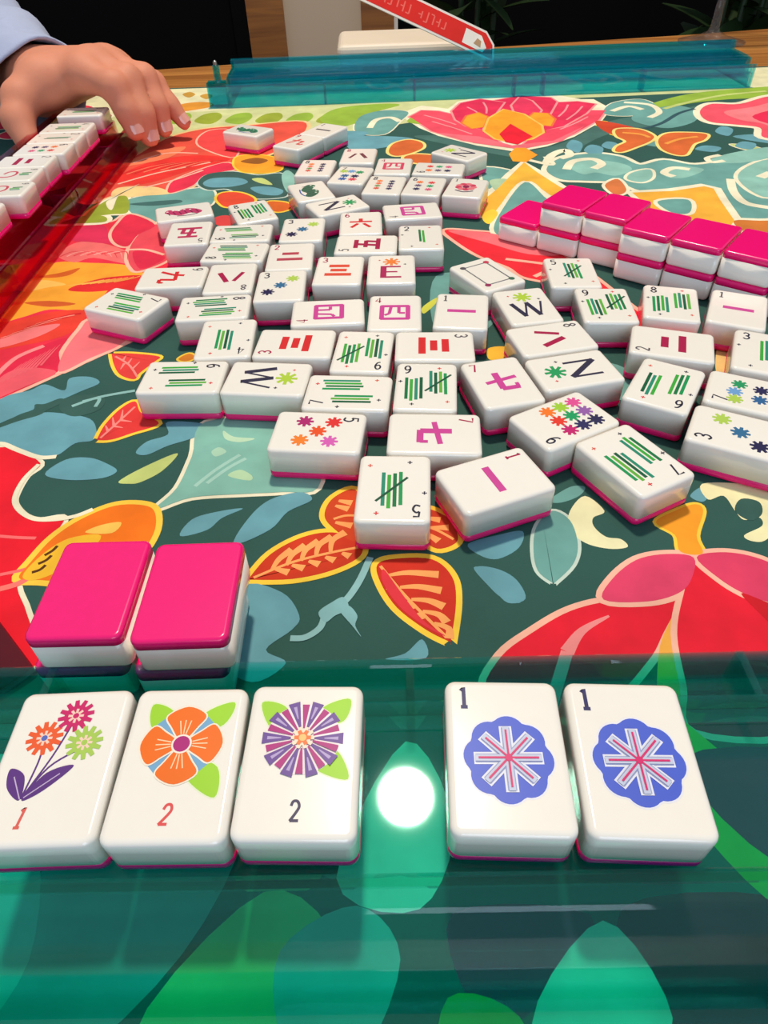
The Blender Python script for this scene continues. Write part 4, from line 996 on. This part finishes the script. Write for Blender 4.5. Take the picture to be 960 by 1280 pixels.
# fingernails
def nail(tip, prev, up, r, parent):
    ax = (tip - prev) / np.linalg.norm(tip - prev); up = up - ax * (up @ ax); up /= np.linalg.norm(up); sd = np.cross(ax, up)
    V, Fc = [], []; nu, nv = 6, 6
    for lay, rr in ((0, r * 1.03), (1, r * .93)):
        for i in range(nu + 1):
            for j in range(nv + 1):
                s = -1 + 2 * i / nu; t = -1 + 2 * j / nv; wd = math.sqrt(max(0, 1 - .35 * t * t))
                a = s * .75 * wd
                V.append(tuple(tip - base + ax * (t * .55 * r - .12) + rr * (math.cos(a) * up + math.sin(a) * sd)))
    n1 = (nu + 1) * (nv + 1)
    for i in range(nu):
        for j in range(nv):
            a = i * (nv + 1) + j; Fc.append((a, a + 1, a + nv + 2, a + nv + 1)); Fc.append((n1 + a, n1 + a + nv + 1, n1 + a + nv + 2, n1 + a + 1))
    obj('fingernail', mesh('fingernail', V, Fc, M_NAIL, True), parent)
for nme in ('index', 'middle', 'ring', 'pinky'):
    js, rs = FING[nme]
    nail(js[3], js[2], np.array([0.75, -0.75, .35]), rs[3], hand)
# sleeve: a soft tube with folds, open at the cuff
def sleeve():
    w, f = J['cuff'], J['end']
    ax = f - w; L = np.linalg.norm(ax); ax /= L
    s = np.cross(ax, [0, 0, 1.]); s /= np.linalg.norm(s); t = np.cross(s, ax)
    prof = [(.6, 2.8), (-.3, 2.95), (-.45, 3.1), (-.2, 3.22), (.8, 3.2)] + [(1.6 + k * .8, 3.12 + .07 * k + .18 * math.sin(k * 1.9)) for k in range(22)]
    rings = []
    for d, r in prof:
        ring = []
        for k in range(36):
            a = 2 * math.pi * k / 36
            rr = r * (1 + .05 * math.sin(3 * a + d * 1.3) + .03 * math.sin(5 * a - d * 2.1))
            ring.append(tuple(w - base + ax * (d + .25 * math.sin(2 * a)) + rr * (math.cos(a) * s * 1.08 + math.sin(a) * t)))
        rings.append(ring)
    return ring_loft(rings, False, True)
sl_o = obj('sleeve', mesh('sleeve', *sleeve(), M_SLEEVE, True), person)

# ---------------------------------------------------------------- things behind the far rack
bx = tag(empty('flat_box', (3.6, 78.2, -0.3)), 'low cream box lying behind the blue rack under the red card', 'box')
bevel(obj('box_base', mesh('box_base', *box(-6.2, 6.2, -3.8, 3.8, 0, 1.5), M_BOX), bx), .3)
bevel(obj('lid', mesh('lid', *box(-6.4, 6.4, -4.0, 4.0, 1.3, 2.7), M_BOX), bx), .6, 4)
# red printed card resting on the far rack's ridge
a0 = np.array([11.1, 70.4, 1.35]); a1 = np.array([-8.0, 71.4, 9.15])
ax = (a1 - a0); CLn = np.linalg.norm(ax); ax = ax / CLn
nrm = np.array([0.0, -0.86, 0.5]); nrm = nrm - ax * (nrm @ ax); nrm /= np.linalg.norm(nrm); upv = np.cross(nrm, ax)
if upv[2] < 0: upv = -upv
card = empty('rule_card', tuple(a0))
tag(card, 'red card with white border propped up on the blue rack', 'card')
Rm = Matrix(((ax[0], upv[0], nrm[0]), (ax[1], upv[1], nrm[1]), (ax[2], upv[2], nrm[2])))
if Rm.determinant() < 0: Rm = Matrix(((ax[0], upv[0], -nrm[0]), (ax[1], upv[1], -nrm[1]), (ax[2], upv[2], -nrm[2]))); sgn = -1
else: sgn = 1
card.rotation_euler = Rm.to_euler()
CW = 2.0
outl = [(0.0, .15), (.5, 0), (CLn, 0), (CLn, CW), (1.4, CW), (.4, 1.3)]
def slab(o, z0, z1):
    n = len(o); a2 = sum(o[i - 1][0] * o[i][1] - o[i][0] * o[i - 1][1] for i in range(n)); o = o if a2 > 0 else o[::-1]
    return ring_loft([[(x, y, z0) for x, y in o], [(x, y, z1) for x, y in o]])
obj('card_sheet', mesh('card_sheet', *slab(outl, -.06, .06), M_WHITE), card)
IC = Ink(0.07, .004)
IC.poly(offset(outl, -.17), (228, 44, 34), 0)
IC.poly([(3.2, .4), (1.2, .35), (1.0, .8), (1.7, 1.5), (3.2, 1.55)], (246, 236, 220), 1)
IC.poly([(1.5, .6), (2.2, .7), (2.0, 1.2), (1.6, 1.1)], (190, 150, 110), 2)
for k in range(22):
    x = 5.0 + .55 * k; h = .28 + .12 * ((k * 5) % 4) / 3
    if k % 7 == 5: continue
    IC.stroke([(x, .98 - h), (x, .98 + h)], .12, (246, 110, 96), 1); IC.stroke([(x, .98 + h * (k % 3 - 1)), (x + .3, .98 + h * (k % 3 - 1))], .1, (246, 110, 96), 1)
pc = obj('card_print', IC.build('card_print', M_INK), card)
if sgn < 0: pc.rotation_euler = (0, 0, 0); pc.scale = (1, 1, -1)
# wine glass
def lathe(prof, n=28):
    return ring_loft([[(r * math.cos(2 * math.pi * k / n), r * math.sin(2 * math.pi * k / n), z) for k in range(n)] for r, z in prof])
wg = tag(empty('wine_glass', (36.6, 85.5, -0.3)), 'clear stemmed wine glass standing on the oak table', 'glass')
obj('foot', mesh('foot', *lathe([(3.4, 0), (3.4, .15), (1.6, .5), (.6, 1.0), (.45, 1.4)]), M_GLASS, True), wg)
obj('stem', mesh('stem', *lathe([(.45, 1.4), (.38, 4), (.4, 8), (.7, 9)]), M_GLASS, True), wg)
obj('bowl', mesh('bowl', *lathe([(.7, 9), (2.6, 10.2), (3.9, 12.5), (4.1, 15), (3.3, 19), (3.2, 19), (4.0, 15), (3.8, 12.6), (2.5, 10.4), (.3, 9.4)]), M_GLASS, True), wg)
# potted plants by the back wall
def leaf_mesh(L, Wd_, mat, curl=.25):
    V, Fc = [], []
    for i in range(7):
        t = i / 6; w = Wd_ * math.sin(math.pi * (t * .92 + .04)) ; z = -curl * L * t * t
        V += [(-w, L * t, z + .12 * w), (0, L * t, z), (w, L * t, z + .12 * w)]
    for i in range(6):
        a = 3 * i; Fc += [(a, a + 1, a + 4, a + 3), (a + 1, a + 2, a + 5, a + 4)]
    V2 = [(x, y, z - .12) for x, y, z in V]; n = len(V)
    Fc += [tuple(n + i for i in reversed(f)) for f in list(Fc)]
    return mesh('leaf', V + V2, Fc, mat, True)
LEAF = leaf_mesh(17, 3.0, M_LEAF); BLADE = leaf_mesh(34, .7, M_STRAW, .12)
def plant(name, label, x, y, h, leaf, n, spread, mat_stem):
    rt = tag(empty(name, (x, y, -74)), label, 'plant')
    obj('pot', mesh('pot', *lathe([(9, 0), (12, 22), (12.8, 22), (12.8, 25), (11.2, 25), (10.6, 21)]), M_POT, True), rt)
    for s in range(3):
        obj('stem', mesh('stem', *ring_loft([[(s * 1.6 - 1.6 + z * .03 * (s - 1) + .6 * math.cos(a), .6 * math.sin(a), z) for a in np.linspace(0, 2 * math.pi, 9)[:-1]] for z in (20, h * .6, h)]), mat_stem), rt)
    for k in range(n):
        a = k * 2.4; zz = h * (.45 + .6 * (k / n)); el = random.uniform(-.3, 1.0)
        l = obj('leaf', leaf, rt, ((k % 3 - 1) * 1.6, 0, zz)); l.rotation_euler = (el, random.uniform(-.4, .4), a); s_ = random.uniform(.8, 1.25) * spread; l.scale = (s_, s_, s_)
    return rt
plant('potted_plant', 'dark green leafy plant in a clay pot by the back wall', 72, 158, 76, LEAF, 64, .9, M_LEAF)
plant('potted_plant', 'second dark leafy plant in a pot beside the dry grass', 24, 178, 76, LEAF, 44, .85, M_LEAF)
plant('dry_grass', 'pale dry grass standing in a pot behind the wine glass', 118, 176, 72, BLADE, 60, .7, M_STRAW)
